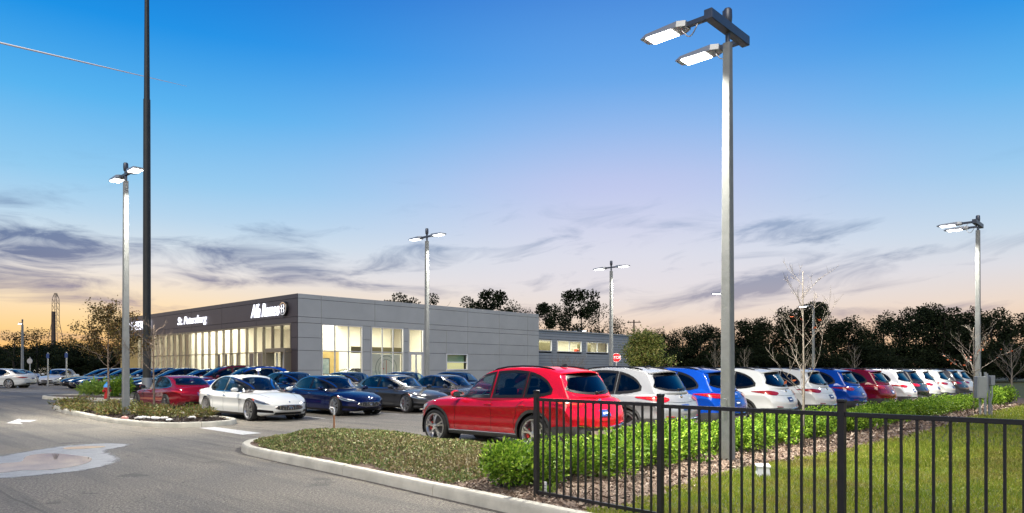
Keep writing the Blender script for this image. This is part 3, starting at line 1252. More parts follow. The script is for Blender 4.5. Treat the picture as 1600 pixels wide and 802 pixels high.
    for i, y in enumerate(np.linspace(-.60, .60, 17)):
        q = 1 - (y / .62) ** 2
        xb, xe = -1.66 + .06 * (1 - q), -1.98 + .16 * (y / .60) ** 2
        vs += [(xb, y, 1.600 + .022 * q - .03 * (1 - q)), (xe, y, 1.556 + .020 * q - .03 * (1 - q)), (xe, y, 1.530 + .020 * q - .03 * (1 - q)), (xb - .1, y, 1.52 + .02 * q - .03 * (1 - q))]
    for i in range(16):
        for k in range(4):
            k2 = (k + 1) % 4
            fs.append((i * 4 + k, i * 4 + k2, (i + 1) * 4 + k2, (i + 1) * 4 + k))
    fs += [(0, 1, 2, 3), (67, 66, 65, 64)]
    mb = MB().add(vs, fs)
    P.add('spoiler', mb.mesh('spoiler', PAINT['red'], 30), painted=True)
    mb = MB()
    S.line(mb, [(0, 1.150), (-.18, 1.165), (-.34, 1.19)], S.rear(.028), .011, 5)
    mb.box(S.rear(.02)(0, 1.15), (.05, .07, .05), bev=.012)
    P.add('wiper', mb.mesh('wiper', M_PLASTIC), fine=True)
    mb = MB()
    z0 = S.top()(-1.38, 0).z
    mb.add([(.11, 0, 0), (-.09, .03, 0), (-.09, -.03, 0), (-.075, .006, .062), (-.075, -.006, .062), (-.02, .004, .055), (-.02, -.004, .055)],
           [(0, 1, 3, 5), (0, 6, 4, 2), (0, 5, 6), (5, 3, 4, 6), (1, 2, 4, 3), (0, 2, 1)])
    P.add('antenna', mb.mesh('antenna', M_PLASTIC), None, (-1.40, 0, z0 - .004))
    # rear lower bumper, skid plate, plate, badge
    rr = S.rear(.010)
    mb = MB()
    S.patch(mb, [(y * .76, .33 + .04 * abs(y) ** 3) for y in Y], [(y * .80, .50 + .05 * abs(y) ** 2) for y in Y], rr, 24, 5, flip=True)
    P.add('rear_bumper_trim', mb.mesh('rear_bumper_trim', M_CLAD, 40))
    for sg in (1, -1):
        mb = MB()
        A = lambda d: 180 - sg * d
        S.patch(mb, [(A(32), .325), (A(50), .29), (A(66), .265)], [(A(32), .555), (A(50), .55), (A(66), .47)], S.cyl(-1.2, .009), 14, 5, flip=sg < 0)
        P.add('bumper_corner_trim', mb.mesh('bumper_corner_trim', M_CLAD, 40))
        mb = MB()
        S.line(mb, [(A(2), .515), (A(24), .535), (A(33), .555)], S.cyl(-1.2, .013), .010, 5)
        P.add('bumper_chrome', mb.mesh('bumper_chrome', M_CHROME, 60), fine=True)
    mb = MB()
    S.patch(mb, [(y * .40, .345) for y in Y], [(y * .46, .46) for y in Y], S.rear(.022), 16, 3, flip=True)
    P.add('skid_plate', mb.mesh('skid_plate', M_SILVER, 40))
    mb = MB()
    S.patch(mb, [(y * .30, .685) for y in Y], [(y * .36, .865) for y in Y], S.rear(.003), 16, 4, flip=True)
    rec = P.add('plate_recess', mb.mesh('plate_recess', PAINT['red'], 40), painted=True, fine=True)
    mb = MB()
    S.patch(mb, [(y * .155, .715) for y in Y], [(y * .155, .835) for y in Y], S.rear(.014), 8, 3, flip=True)
    pl = P.add('license_plate', mb.mesh('license_plate', M_PLATE, 40))
    mb = MB()
    S.patch(mb, [(y * .085, .758) for y in Y], [(y * .085, .782) for y in Y], S.rear(.017), 6, 2, flip=True)
    P.add('plate_print', mb.mesh('plate_print', M_WHITE, 40), pl, fine=True)
    p = S.rear(.006)(0, 1.00)
    mb = MB()
    mb.lathe([(.001, -.014), (.030, -.014), (.036, -.010), (.045, -.008), (.047, 0.0), (.047, .02)], 18, 'x', p)
    P.add('emblem', mb.mesh('emblem', M_CHROME, 40))
    mb = MB()
    S.line(mb, [(-.62, .905), (-.3, .885), (0, .88), (.3, .885), (.62, .905)], S.rear(.0005), .004, 4)
    P.add('hatch_seam', mb.mesh('hatch_seam', M_PLASTIC), fine=True)
    # shield grille and intakes
    mb = MB()
    S.patch(mb, [(y * .03, .44) for y in Y], [(y * .17, .74 + .02 * (1 - y * y)) for y in Y], S.front(.006), 10, 6)
    P.add('grille', mb.mesh('grille', M_PLASTIC, 40))
    for sg in (1, -1):
        mb = MB()
        S.patch(mb, [(sg * 13, .40), (sg * 40, .40)], [(sg * 12, .52), (sg * 42, .56)], S.cyl(1.0, .006), 12, 4, flip=sg < 0)
        P.add('air_intake', mb.mesh('air_intake', M_PLASTIC, 40))
    add_wheels(P, SUV, .37, .282, .245, 5, 'double', M_ALLOY)
    return P


# ---------------- sedan -----------------------------------------------------
SEDAN = dict(
    low=dict(
        w=[(2.50, .58), (2.42, .72), (2.25, .83), (1.95, .905), (1.585, .945), (.9, .925), (0, .915), (-.8, .93), (-1.585, .96), (-2.0, .935), (-2.4, .87), (-2.62, .80), (-2.72, .72)],
        zb=[(2.50, .30), (2.40, .21), (2.1, .165), (1.2, .165), (0, .165), (-1.2, .17), (-2.0, .20), (-2.5, .27), (-2.72, .38)],
        zs=[(2.50, .53), (2.42, .60), (2.25, .665), (1.95, .735), (1.585, .80), (.9, .835), (0, .85), (-.8, .87), (-1.585, .915), (-2.0, .93), (-2.4, .935), (-2.62, .915), (-2.69, .84), (-2.72, .74)],
        zt=[(2.50, .575), (2.42, .645), (2.25, .715), (1.95, .795), (1.585, .86), (.9, .925), (.6, .94), (0, .94), (-.8, .95), (-1.585, .985), (-2.0, 1.005), (-2.4, 1.025), (-2.58, 1.025), (-2.67, .94), (-2.72, .78)]),
    bow=(.42, .26), bow_from=(1.2, -1.7),
    top=dict(
        zr=[(1.12, .90), (.95, .975), (.6, 1.155), (.3, 1.295), (.05, 1.385), (-.25, 1.44), (-.6, 1.46), (-1.0, 1.435), (-1.35, 1.365), (-1.65, 1.265), (-1.95, 1.135), (-2.15, 1.04), (-2.25, .98)],
        wb=[(1.12, .70), (.8, .755), (.4, .81), (0, .845), (-.8, .855), (-1.3, .83), (-1.7, .78), (-2.0, .73), (-2.25, .67)]),
    belt=.84, roof=1.46, taper=.30, gbow=(.36, .22), gbow_from=(-.1, -1.0),
    axles=(1.585, -1.585), wz=.355, arch=.385, halfw=.945, track=1.66, clear=.165, cabin=(.80, -1.75))


SEDAN_PANES = ((.78, -.26, M_CLEARG), (-.36, -1.56, M_TINTG))


def build_sedan(spokes, style, alloy, doors=4):
    S = Shell(SEDAN)
    P = CarProto()
    topc = pchip([(.90, .955), (.6, 1.115), (.3, 1.245), (.05, 1.325), (-.25, 1.375), (-.6, 1.39), (-.95, 1.36), (-1.25, 1.285), (-1.45, 1.19), (-1.62, 1.06)])
    botc = pchip([(.90, .945), (.4, .935), (-.4, .94), (-1.0, .955), (-1.4, .985), (-1.62, 1.045)])
    for (x0, x1, gm) in SEDAN_PANES:
        S.openings.append(('side', inside(pane_loop(x0, x1, botc, topc, .012))))
    wl = lambda e: cross_loop(.58, lambda t: .985 - .035 * (1 - abs(t)), .46, lambda t: 1.335 + .045 * (1 - t * t), e)
    rl = lambda e: cross_loop(.62, lambda t: 1.075 + .02 * abs(t) ** 3, .54, lambda t: 1.325 + .035 * (1 - t * t), e)
    S.openings.append(('front', inside(wl(.012))))
    S.openings.append(('rear', inside(rl(.012))))
    P.add('body', S.body_mesh('body', [PAINT['red']]), painted=True)
    mb = MB()
    S.arches(mb)
    P.add('underbody', mb.mesh('underbody', M_PLASTIC, 40))
    Y = np.linspace(-1, 1, 17)
    for sg in (1, -1):
        for (x0, x1, gm) in SEDAN_PANES:
            q = MB()
            X = np.linspace(x0, x1, 17)
            S.patch(q, [(x, botc(x) + .010) for x in X], [(x, topc(x) - .010) for x in X], S.side(sg, .005), 14, 6, flip=sg > 0)
            P.add('side_window', q.mesh('side_window', gm, 40))
            q = MB()
            S.ring(q, pane_loop(x0, x1, botc, topc, -.030), pane_loop(x0, x1, botc, topc, .026), S.side(sg, .007), flip=sg > 0)
            P.add('window_frame', q.mesh('window_frame', M_PLASTIC, 40))
        q = MB()
        S.ring(q, pane_loop(.82, -1.62, botc, topc, -.022, 30), pane_loop(.82, -1.62, botc, topc, -.004, 30), S.side(sg, .010), flip=sg > 0)
        P.add('window_surround', q.mesh('window_surround', M_CHROME, 40))
        seams = ([(.72, .93), (.86, .70), (.84, .28)], [(-.30, .94), (-.31, .6), (-.32, .27)], [(-1.44, 1.0), (-1.16, .82), (-1.06, .55), (-1.10, .30)])
        for seam in (seams if doors == 4 else seams[:1] + (seams[1],)):
            mb = MB()
            S.line(mb, seam, S.side(sg, .0005), .0045, 4)
            P.add('door_seam', mb.mesh('door_seam', M_PLASTIC), fine=True)
        for xh in ((-.12, -1.20) if doors == 4 else (-.12,)):
            mb = MB()
            S.line(mb, [(xh, .775), (xh - .10, .785), (xh - .20, .785)], S.side(sg, .020), .013, 6)
            P.add('door_handle', mb.mesh('door_handle', M_CHROME, 50), fine=True)
        mb = MB()
        for k in range(3):
            S.line(mb, [(1.04 - k * .075, .665 + .004 * k), (1.00 - k * .075, .665 + .004 * k)], S.side(sg, .002), .012, 5)
        P.add('fender_vent', mb.mesh('fender_vent', M_PLASTIC), fine=True)
        mb = MB()
        S.patch(mb, [(1.15, .185), (-1.15, .185)], [(1.13, .25), (-1.13, .255)], S.side(sg, .008), 20, 2, flip=sg < 0)
        P.add('sill', mb.mesh('sill', M_PLASTIC, 40))
        P.add('mirror', mirror_mesh(sg), None, (.72, sg * .985, .985), 0, painted=True)
        mb = MB()
        cy = S.cyl(1.1, .006)
        S.patch(mb, [(sg * 25, .545), (sg * 33, .535), (sg * 43, .575), (sg * 53, .645)], [(sg * 23, .575), (sg * 33, .615), (sg * 43, .675), (sg * 55, .735)], cy, 16, 5, flip=sg < 0)
        hl = P.add('headlight', mb.mesh('headlight', M_HEAD, 40))
        mb = MB()
        S.patch(mb, [(sg * 49.5, .635), (sg * 53, .66)], [(sg * 50.5, .70), (sg * 55, .735)], S.cyl(1.1, .009), 5, 3, flip=sg < 0)
        P.add('side_marker', mb.mesh('side_marker', M_AMBER, 40), hl)
        mb = MB()
        S.line(mb, [(sg * 27, .565), (sg * 36, .585), (sg * 47, .655)], S.cyl(1.1, .010), .014, 6)
        P.add('headlight_band', mb.mesh('headlight_band', M_PLASTIC, 50), hl, fine=True)
        mb = MB()
        S.patch(mb, [(sg * 21, .27), (sg * 40, .29), (sg * 52, .34)], [(sg * 22, .345), (sg * 40, .385), (sg * 50, .375)], S.cyl(1.1, .006), 14, 4, flip=sg < 0)
        P.add('air_intake', mb.mesh('air_intake', M_PLASTIC, 40))
        A = lambda d: 180 - sg * d
        mb = MB()
        S.patch(mb, [(A(22), .79), (A(34), .75), (A(46), .79), (A(56), .835)], [(A(22), .82), (A(34), .845), (A(46), .87), (A(58), .865)], S.cyl(-1.5, .008), 16, 4, flip=sg < 0)
        P.add('tail_light', mb.mesh('tail_light', M_TAIL, 40))
        mb = MB()
        for dy in (.0, .13):
            mb.lathe([(.034, .0), (.047, .0), (.047, -.10), (.034, -.10), (.034, 0)], 16, 'x', (-2.60, sg * (.48 + dy), .315))
        P.add('exhaust_tip', mb.mesh('exhaust_tip', M_CHROME, 40), fine=True)
    mb = MB()
    S.patch(mb, [(y * .58, .985 - .035 * (1 - abs(y))) for y in Y], [(y * .46, 1.335 + .045 * (1 - y * y)) for y in Y], S.front(.006), 20, 10)
    ws = P.add('windshield', mb.mesh('windshield', M_CLEARG, 40))
    P.add('windshield_band', S.ring(MB(), wl(-.008), wl(.026), S.front(.008)).mesh('windshield_band', M_PLASTIC, 40), ws)
    cabin_parts(P, SEDAN, .90, 1.4, .0, .74)
    mb = MB()
    S.patch(mb, [(y * .62, 1.075 + .02 * abs(y) ** 3) for y in Y], [(y * .54, 1.325 + .035 * (1 - y * y)) for y in Y], S.rear(.006), 20, 8, flip=True)
    rw = P.add('rear_window', mb.mesh('rear_window', M_CLEARG, 40))
    P.add('rear_window_band', S.ring(MB(), rl(-.012), rl(.028), S.rear(.008), flip=True).mesh('rear_window_band', M_PLASTIC, 40), rw)
    # oval grille with upright bars
    mb = MB()
    def oval(y):
        return .078 * max(0.0, 1 - abs(y) ** 3.2) ** .5
    S.patch(mb, [(y * .47, .435 - oval(y) * 1.05) for y in Y], [(y * .47, .435 + oval(y)) for y in Y], S.front(.006), 28, 5)
    gr = P.add('grille', mb.mesh('grille', M_BLACK, 40))
    mb = MB()
    for k in range(-5, 6):
        y = k / 5.6
        if k == 0:
            continue
        o = oval(y) * .93
        S.line(mb, [(y * .47, .435 - o), (y * .47, .435 + o)], S.front(.014), .0075, 5, sub=3)
    P.add('grille_bars', mb.mesh('grille_bars', M_CHROME, 50), gr)
    mb = MB()
    yy = np.linspace(-1, 1, 33)
    ring = [(y * .475, .435 + oval(y)) for y in yy] + [(y * .475, .435 - oval(y) * 1.05) for y in yy[::-1]]
    S.line(mb, ring, S.front(.010), .007, 5, sub=1)
    P.add('grille_surround', mb.mesh('grille_surround', M_CHROME, 60), gr)
    mb = MB()
    fr = S.front(.020)
    S.line(mb, [(0, .375), (0, .495)], fr, .009, 5)
    S.line(mb, [(-.045, .485), (-.048, .44), (0, .415), (.048, .44), (.045, .485)], fr, .008, 5)
    S.line(mb, [(-.03, .39), (.03, .39)], fr, .007, 5)
    P.add('emblem', mb.mesh('emblem', M_CHROME, 50), gr)
    mb = MB()
    S.patch(mb, [(y * .48, .215) for y in Y], [(y * .46, .285) for y in Y], S.front(.006), 16, 3)
    P.add('lower_grille', mb.mesh('lower_grille', M_PLASTIC, 40))
    mb = MB()
    S.patch(mb, [(y * .16, .66) for y in Y], [(y * .16, .785) for y in Y], S.rear(.014), 8, 3, flip=True)
    P.add('license_plate', mb.mesh('license_plate', M_PLATE, 40))
    mb = MB()
    S.patch(mb, [(y * .52, .33) for y in Y], [(y * .60, .41) for y in Y], S.rear(.008), 16, 3, flip=True)
    P.add('rear_diffuser', mb.mesh('rear_diffuser', M_PLASTIC, 40))
    p = S.front(.004)(0, .60)
    mb = MB()
    mb.lathe([(.001, .012), (.02, .012), (.028, .006), (.028, -.03)], 14, 'x', p)
    P.add('hood_badge', mb.mesh('hood_badge', M_CHROME, 40), fine=True)
    for sg in (1, -1):
        mb = MB()
        S.line(mb, [(1.02, sg * .66), (1.5, sg * .60), (2.1, sg * .47)], S.top(.0005), .0045, 4)
        P.add('hood_seam', mb.mesh('hood_seam', M_PLASTIC), fine=True)
    add_wheels(P, SEDAN, .355, .275, .255, spokes, style, alloy)
    return P


P_SUV = build_suv()
P_SEDAN = build_sedan(7, 'double', M_ALLOY)
P_COUPE = build_sedan(10, 'single', M_DALLOY, doors=2)
# ----------------------------------------------------------------------------
# the setting: ground, lot, kerbs, beds, lawn
# ----------------------------------------------------------------------------
def grid_sheet(name, us, vs, zf, mat, keep=None, parent=None):
    us, vs = list(us), list(vs)
    idx, V, F = {}, [], []

    def vid(i, j):
        k = (i, j)
        if k not in idx:
            idx[k] = len(V)
            V.append((us[i], vs[j], zf(us[i], vs[j])))
        return idx[k]
    for i in range(len(us) - 1):
        for j in range(len(vs) - 1):
            if keep is None or keep(.5 * (us[i] + us[i + 1]), .5 * (vs[j] + vs[j + 1])):
                F.append((vid(i, j), vid(i + 1, j), vid(i + 1, j + 1), vid(i, j + 1)))
    return MB().add(V, F).build(name, mat, parent, smooth='all')


def resample(path, step, closed=False):
    P = [np.array(p, float) for p in path]
    if closed:
        P.append(P[0])
    d = [0.0]
    for a, b in zip(P, P[1:]):
        d.append(d[-1] + np.linalg.norm(b - a))
    n = max(2, int(round(d[-1] / step)) + 1)
    out = []
    for q in np.linspace(0, d[-1], n):
        i = min(max(int(np.searchsorted(d, q)) - 1, 0), len(P) - 2)
        t = (q - d[i]) / max(d[i + 1] - d[i], 1e-9)
        out.append(P[i] * (1 - t) + P[i + 1] * t)
    return out


def smooth_path(path, it=2, closed=False):
    P = [np.array(p, float) for p in path]
    for _ in range(it):
        Q = []
        n = len(P)
        if not closed:
            Q.append(P[0])
        for i in range(n if closed else n - 1):
            a, b = P[i], P[(i + 1) % n]
            Q += [a * .75 + b * .25, a * .25 + b * .75]
        if not closed:
            Q.append(P[-1])
        P = Q
    return P


M_EARTH = pmat('earth', (0.035, 0.040, 0.022), 0.95, var=0.4, scale=0.6, bump=0.4)
tag(grid_sheet('ground', [-3000, -300, -80, 0, 80, 300, 3000], [-3000, -300, -40, 0, 95, 300, 3000],
               lambda u, v: -.08, M_EARTH), kind='structure')

ISLAND = smooth_path([(4.9, -6), (5.83, 5.59), (6.17, 8.98), (6.36, 12.2), (6.5, 13.5), (7.1, 14.55), (8.1, 15.0), (9.1, 14.95),
                      (9.6, 14.2), (9.65, 13.0), (9.65, 9.2), (9.75, 8.6), (10.4, 8.5), (30, 8.5), (48, 8.5)], 2)
BED_POLY = [tuple(p) for p in ISLAND] + [(48, -6)]
in_bed = inside(BED_POLY)
LAWN_EDGE = pchip([(5.0, 5.0), (7.0, 4.75), (9.9, 5.15), (14.4, 4.85), (20, 4.8), (30, 5.2), (60, 5.0)])


_PP = np.array([p for p in resample(ISLAND, .05)])


def bed_z(u, v):
    base = .055 + .012 * math.sin(u * .9) * math.sin(v * 1.1 + 1)
    dk = min(max((math.sqrt(np.min((_PP[:, 0] - u) ** 2 + (_PP[:, 1] - v) ** 2)) - .16) / 1.1, 0.0), 1.0) if v > 6 and u < 12 else 0.0
    m = dk * dk * (3 - 2 * dk) * min(max((v - 6.6) / 2.6, 0), 1) * min(max((15.0 - v) / 2.2, 0), 1)
    edge = .075 * min(max((v - 5.2) / 1.6, 0), 1)
    return base + edge + .22 * m


us = [-200, -120, -60, -30, -15, -8, -2, 2, 4, 5.2, 5.5, 5.8, 6.1, 6.4, 6.7, 7, 7.5, 8, 8.5, 9, 9.4, 9.6, 9.8, 10.2, 12, 16, 20, 26, 32, 38, 44, 47, 50, 60, 75]
vs = [-60, -30, -15, -6, 0, 4, 6, 8, 8.3, 8.6, 9, 9.5, 10, 10.5, 11, 11.5, 12, 12.5, 13, 13.4, 13.7, 14, 14.3, 14.6, 14.8, 15.0, 15.3, 18, 21, 24] + \
     [24 + 2 * k for k in range(1, 11)] + [50, 60, 75, 95, 140]
small = inside([(6.9, -60), (6.9, 14.0), (9.3, 14.0), (9.3, 8.2), (100, 8.2), (100, -60)])
tag(grid_sheet('parking_lot', us, vs, gz, MATS['asphalt'], lambda u, v: not small(u, v)), kind='structure')

KERB_PROF = [(0.0, -.06), (0.012, .10), (0.022, .132), (0.045, .15), (.15, .152), (.172, .14), (.18, .10), (.18, -.06)]


def kerb(name, path, joints, zf, side=1, closed=False):
    root = tag(link(name, None), kind='structure')
    P = resample(path, .12, closed)
    n = len(P)
    N = []
    for i in range(n):
        a = P[i - 1] if i > 0 else (P[-2] if closed else P[0])
        b = P[i + 1] if i < n - 1 else (P[1] if closed else P[-1])
        d = (b - a) / max(np.linalg.norm(b - a), 1e-9)
        N.append(np.array([d[1], -d[0]]) * side)
    step = max(3, int(joints / .12))
    rng = random.Random(5)
    i = 0
    while i < n - 1:
        j = min(i + step + rng.randint(-2, 2), n - 1)
        if n - 1 - j < 4:
            j = n - 1
        V, F = [], []
        m = len(KERB_PROF)
        dz = rng.uniform(-.004, .004)
        for k in range(i, j + 1):
            p = P[k].copy()
            if k == i:
                p = p + (P[k + 1] - P[k]) * .05
            if k == j:
                p = p - (P[k] - P[k - 1]) * .05
            for (o, h) in KERB_PROF:
                q = p + N[k] * o
                V.append((q[0], q[1], zf(q[0], q[1]) + h + (dz if h > 0 else 0)))
        for a in range(j - i):
            for b in range(m - 1):
                q = (a * m + b, (a + 1) * m + b, (a + 1) * m + b + 1, a * m + b + 1)
                F.append(q if side > 0 else q[::-1])
        F.append(tuple(range(m)))
        F.append(tuple((j - i) * m + b for b in range(m))[::-1])
        MB().add(V, F).build('kerb_segment', M_CONC, root, smooth=35)
        i = j
    return root


kerb('kerb', [p for p in ISLAND if p[0] < 30.5], 2.6, lambda u, v: 0.0)

M_MULCH = pmat('mulch_soil', (0.085, 0.055, 0.038), 0.95, var=0.5, scale=9, bump=1.0, bscale=45, col2=(0.17, 0.125, 0.095))
M_DARKMULCH = pmat('dark_mulch', (0.030, 0.020, 0.015), 0.95, var=0.5, scale=9, bump=1.0, bscale=45)
M_LAWN = pmat('lawn_soil', (0.045, 0.070, 0.018), 0.95, scale=1.1, bump=0.6, bscale=50, col2=(0.085, 0.085, 0.030), detail=6)


def _clear(u, v, d):
    return in_bed(u, v) and (v < 4 or np.min((_PP[:, 0] - u) ** 2 + (_PP[:, 1] - v) ** 2) > d * d)


inset_old = inside([tuple(p) for p in smooth_path([(5.0, -6), (5.93, 5.59), (6.27, 8.98), (6.46, 12.2), (6.6, 13.45), (7.15, 14.45), (8.1, 14.9), (9.05, 14.85), (9.5, 14.15), (9.55, 13.0),
                (9.55, 9.2), (9.65, 8.5), (10.4, 8.4), (30, 8.4), (48, 8.4)], 2)] + [(48, -6)])
inset = lambda u, v: _clear(u, v, .17)
tag(grid_sheet('planting_bed', list(np.arange(5.4, 12, .1)) + list(np.arange(12, 48, .5)), list(np.arange(4.4, 15.1, .1)), bed_z, M_MULCH,
               lambda u, v: v > LAWN_EDGE(u) - .25 and _clear(u, v, .075)), kind='structure')
tag(grid_sheet('lawn', list(np.arange(4.9, 9, .1)) + list(np.arange(9, 60, 1.0)) + [80, 140], [-60, -30, -15, -6, -3, 0, 1, 2, 3, 4, 4.4, 4.7, 5.0, 5.3],
               lambda u, v: .055, M_LAWN, lambda u, v: (u > 9 or _clear(u, v, .075) or v < -6) and (v < LAWN_EDGE(u) + .02 or u > 48)), kind='structure')
tag(grid_sheet('far_lawn', [48, 60, 80, 140], [5.0, 8, 14, 20, 40, 60, 90], lambda u, v: .06 + gz(u, v), M_LAWN, lambda u, v: True), kind='structure')

# the island by the sedans and the little one behind it
LEFT_ISLAND = smooth_path([(7.85, 32.3), (7.5, 29), (7.42, 26), (7.45, 22.6), (7.75, 20.9), (8.4, 20.3), (9.3, 20.3), (10.0, 20.8), (10.25, 21.6), (10.25, 23), (10.1, 27), (9.9, 31), (9.5, 32.6), (8.7, 33.0)], 2, True)
kerb('kerb', LEFT_ISLAND, 2.2, gz, side=-1, closed=True)
in_left = inside([tuple(p) for p in LEFT_ISLAND])
cl = np.mean(LEFT_ISLAND, axis=0)


def shrink(poly, d):
    c = np.mean(poly, axis=0)
    return [tuple(p + (c - p) / np.linalg.norm(c - p) * d) for p in poly]


def fill_bed(name, poly, h, mat):
    q = shrink(poly, .09)
    c = np.mean(poly, axis=0)
    V, F = [], []
    rings = (1.0, .8, .6, .4, .2)
    for r in rings:
        for p in q:
            a = c + (np.array(p) - c) * r
            V.append((a[0], a[1], gz(a[0], a[1]) + .09 + h * (1 - r) + .012 * math.sin(a[0] * 7) * math.cos(a[1] * 6)))
    n = len(q)
    for i in range(len(rings) - 1):
        for k in range(n):
            F.append((i * n + k, i * n + (k + 1) % n, (i + 1) * n + (k + 1) % n, (i + 1) * n + k))
    F.append(tuple((len(rings) - 1) * n + k for k in range(n)))
    return tag(MB().add(V, F).build(name, mat, smooth='all'), kind='structure')


fill_bed('planting_bed', LEFT_ISLAND, .10, M_DARKMULCH)
FAR_ISLAND = smooth_path([(9.3, 40.2), (9.5, 38.6), (10.5, 36.7), (11.6, 35.6), (12.7, 35.6), (13.1, 36.6), (12.4, 39), (11.4, 41), (10.2, 41.3)], 2, True)
kerb('kerb', FAR_ISLAND, 2.2, gz, side=-1, closed=True)
fill_bed('planting_bed', FAR_ISLAND, .06, M_MULCH)


# ---- flat things on the asphalt ---------------------------------------------
def flat_poly(name, pix, mat, dz, extra=None, rounded=0):
    P = [np.array(GP(x, y)) for x, y in pix]
    if rounded:
        P = smooth_path(P, rounded, True)
    bm = bmesh.new()
    vs = [bm.verts.new((p[0], p[1], gz(p[0], p[1]) + dz)) for p in P]
    f = bm.faces.new(vs)
    bmesh.ops.triangulate(bm, faces=[f])
    bmesh.ops.recalc_face_normals(bm, faces=bm.faces)
    for f in bm.faces:
        if f.normal.z < 0:
            f.normal_flip()
    me = bpy.data.meshes.new(name)
    bm.to_mesh(me)
    bm.free()
    me.materials.append(mat)
    return tag(link(name, me), kind='structure')


def worn_paint():
    m = bpy.data.materials.new('worn_paint')
    m.use_nodes = True
    t = NT(m.node_tree)
    out = t.n('ShaderNodeOutputMaterial')
    b = t.n('ShaderNodeBsdfPrincipled')
    t.l(b.outputs[0], out.inputs[0])
    b.inputs['Roughness'].default_value = .7
    tc = t.n('ShaderNodeTexCoord')
    n1 = t.n('ShaderNodeTexNoise', i_Scale=26.0, i_Detail=5.0, i_Roughness=.7)
    t.l(tc.outputs['Object'], n1.inputs['Vector'])
    t.l(t.ramp(n1.outputs[0], [(.32, (.16, .155, .145)), (.44, (.52, .52, .50)), (.7, (.68, .68, .66))]), b.inputs['Base Color'])
    return m


M_WORN = worn_paint()
flat_poly('stop_line_marking', [(311, 669), (336, 667.6), (409, 677.2), (379, 679.8)], M_WORN, .005)
flat_poly('arrow_marking', [(10, 663), (30, 657.2), (33, 658.6), (58, 658.6), (47, 661.2), (30, 661.0), (36, 664)], M_WORN, .005)
for k, (u0, v0, v1) in enumerate([(13.1, 21, 26), (16.2, 21, 26), (19.1, 21, 26), (22.0, 21, 26), (12.65, 8.8, 13.6), (15.6, 8.8, 13.6), (18.4, 8.8, 13.6)]):
    tag(MB().add([(u0 - .05, v0, gz(u0, v0) + .005), (u0 + .05, v0, gz(u0, v0) + .005), (u0 + .05, v1, gz(u0, v1) + .006), (u0 - .05, v1, gz(u0, v1) + .006)],
                 [(0, 1, 2, 3)]).build('stall_line_marking', M_WORN), kind='structure')
for k in range(4):
    u0, v0 = PZ(30 + k * 22, 47 - k * 2)
    tag(MB().box((u0, v0, gz(u0, v0) + .012), (.12, 4.6, .004), rz=.75).build('stall_line_marking', M_WORN), kind='structure')


def water_material():
    m = bpy.data.materials.new('puddle_water')
    m.use_nodes = True
    t = NT(m.node_tree)
    out = t.n('ShaderNodeOutputMaterial')
    b = t.n('ShaderNodeBsdfPrincipled')
    t.l(b.outputs[0], out.inputs[0])
    b.inputs['Base Color'].default_value = (.17, .17, .17, 1)
    b.inputs['Roughness'].default_value = .03
    b.inputs['IOR'].default_value = 1.33
    b.inputs['Coat Weight'].default_value = 1.0
    b.inputs['Coat Roughness'].default_value = .02
    tc = t.n('ShaderNodeTexCoord')
    n1 = t.n('ShaderNodeTexNoise', i_Scale=2.5, i_Detail=2.0)
    t.l(tc.outputs['Object'], n1.inputs['Vector'])
    bp = t.n('ShaderNodeBump', i_Strength=.03, i_Distance=.02)
    t.l(n1.outputs[0], bp.inputs['Height'])
    t.l(bp.outputs[0], b.inputs['Normal'])
    return m


M_WATER = water_material()
M_STAIN = pmat('dried_silt', (0.36, 0.365, 0.365), 0.5, var=0.25, scale=5, bump=0.15, bscale=90, detail=8)


def silt_material():
    """pale dried silt that thins out towards its edge"""
    m = bpy.data.materials.new('puddle_silt')
    m.use_nodes = True
    t = NT(m.node_tree)
    out = t.n('ShaderNodeOutputMaterial')
    b = t.n('ShaderNodeBsdfPrincipled')
    b.inputs['Roughness'].default_value = .5
    tc = t.n('ShaderNodeTexCoord')
    n1 = t.n('ShaderNodeTexNoise', i_Scale=5.0, i_Detail=8.0, i_Roughness=.65)
    t.l(tc.outputs['Object'], n1.inputs['Vector'])
    n2 = t.n('ShaderNodeTexNoise', i_Scale=60.0, i_Detail=3.0, i_Roughness=.7)
    t.l(tc.outputs['Object'], n2.inputs['Vector'])
    c = t.ramp(n1.outputs[0], [(.3, (.17, .17, .165)), (.55, (.29, .29, .285)), (.75, (.40, .40, .385))])
    t.l(t.mix(.35, c, t.ramp(n2.outputs[0], [(.35, (.10, .10, .10)), (.65, (.5, .5, .5))])), b.inputs['Base Color'])
    at_ = t.n('ShaderNodeAttribute', attribute_name='edge')
    f = t.math('ADD', at_.outputs['Fac'], t.math('MULTIPLY_ADD', n1.outputs[0], 1.1, -.55))
    f = t.math('ADD', f, t.math('MULTIPLY_ADD', n2.outputs[0], .5, -.25))
    k = t.ramp(f, [(.22, (0, 0, 0)), (.62, (1, 1, 1))])
    tr = t.n('ShaderNodeBsdfTransparent')
    mx = t.n('ShaderNodeMixShader')
    t.l(k, mx.inputs[0])
    t.l(tr.outputs[0], mx.inputs[1])
    t.l(b.outputs[0], mx.inputs[2])
    t.l(mx.outputs[0], out.inputs[0])
    return m


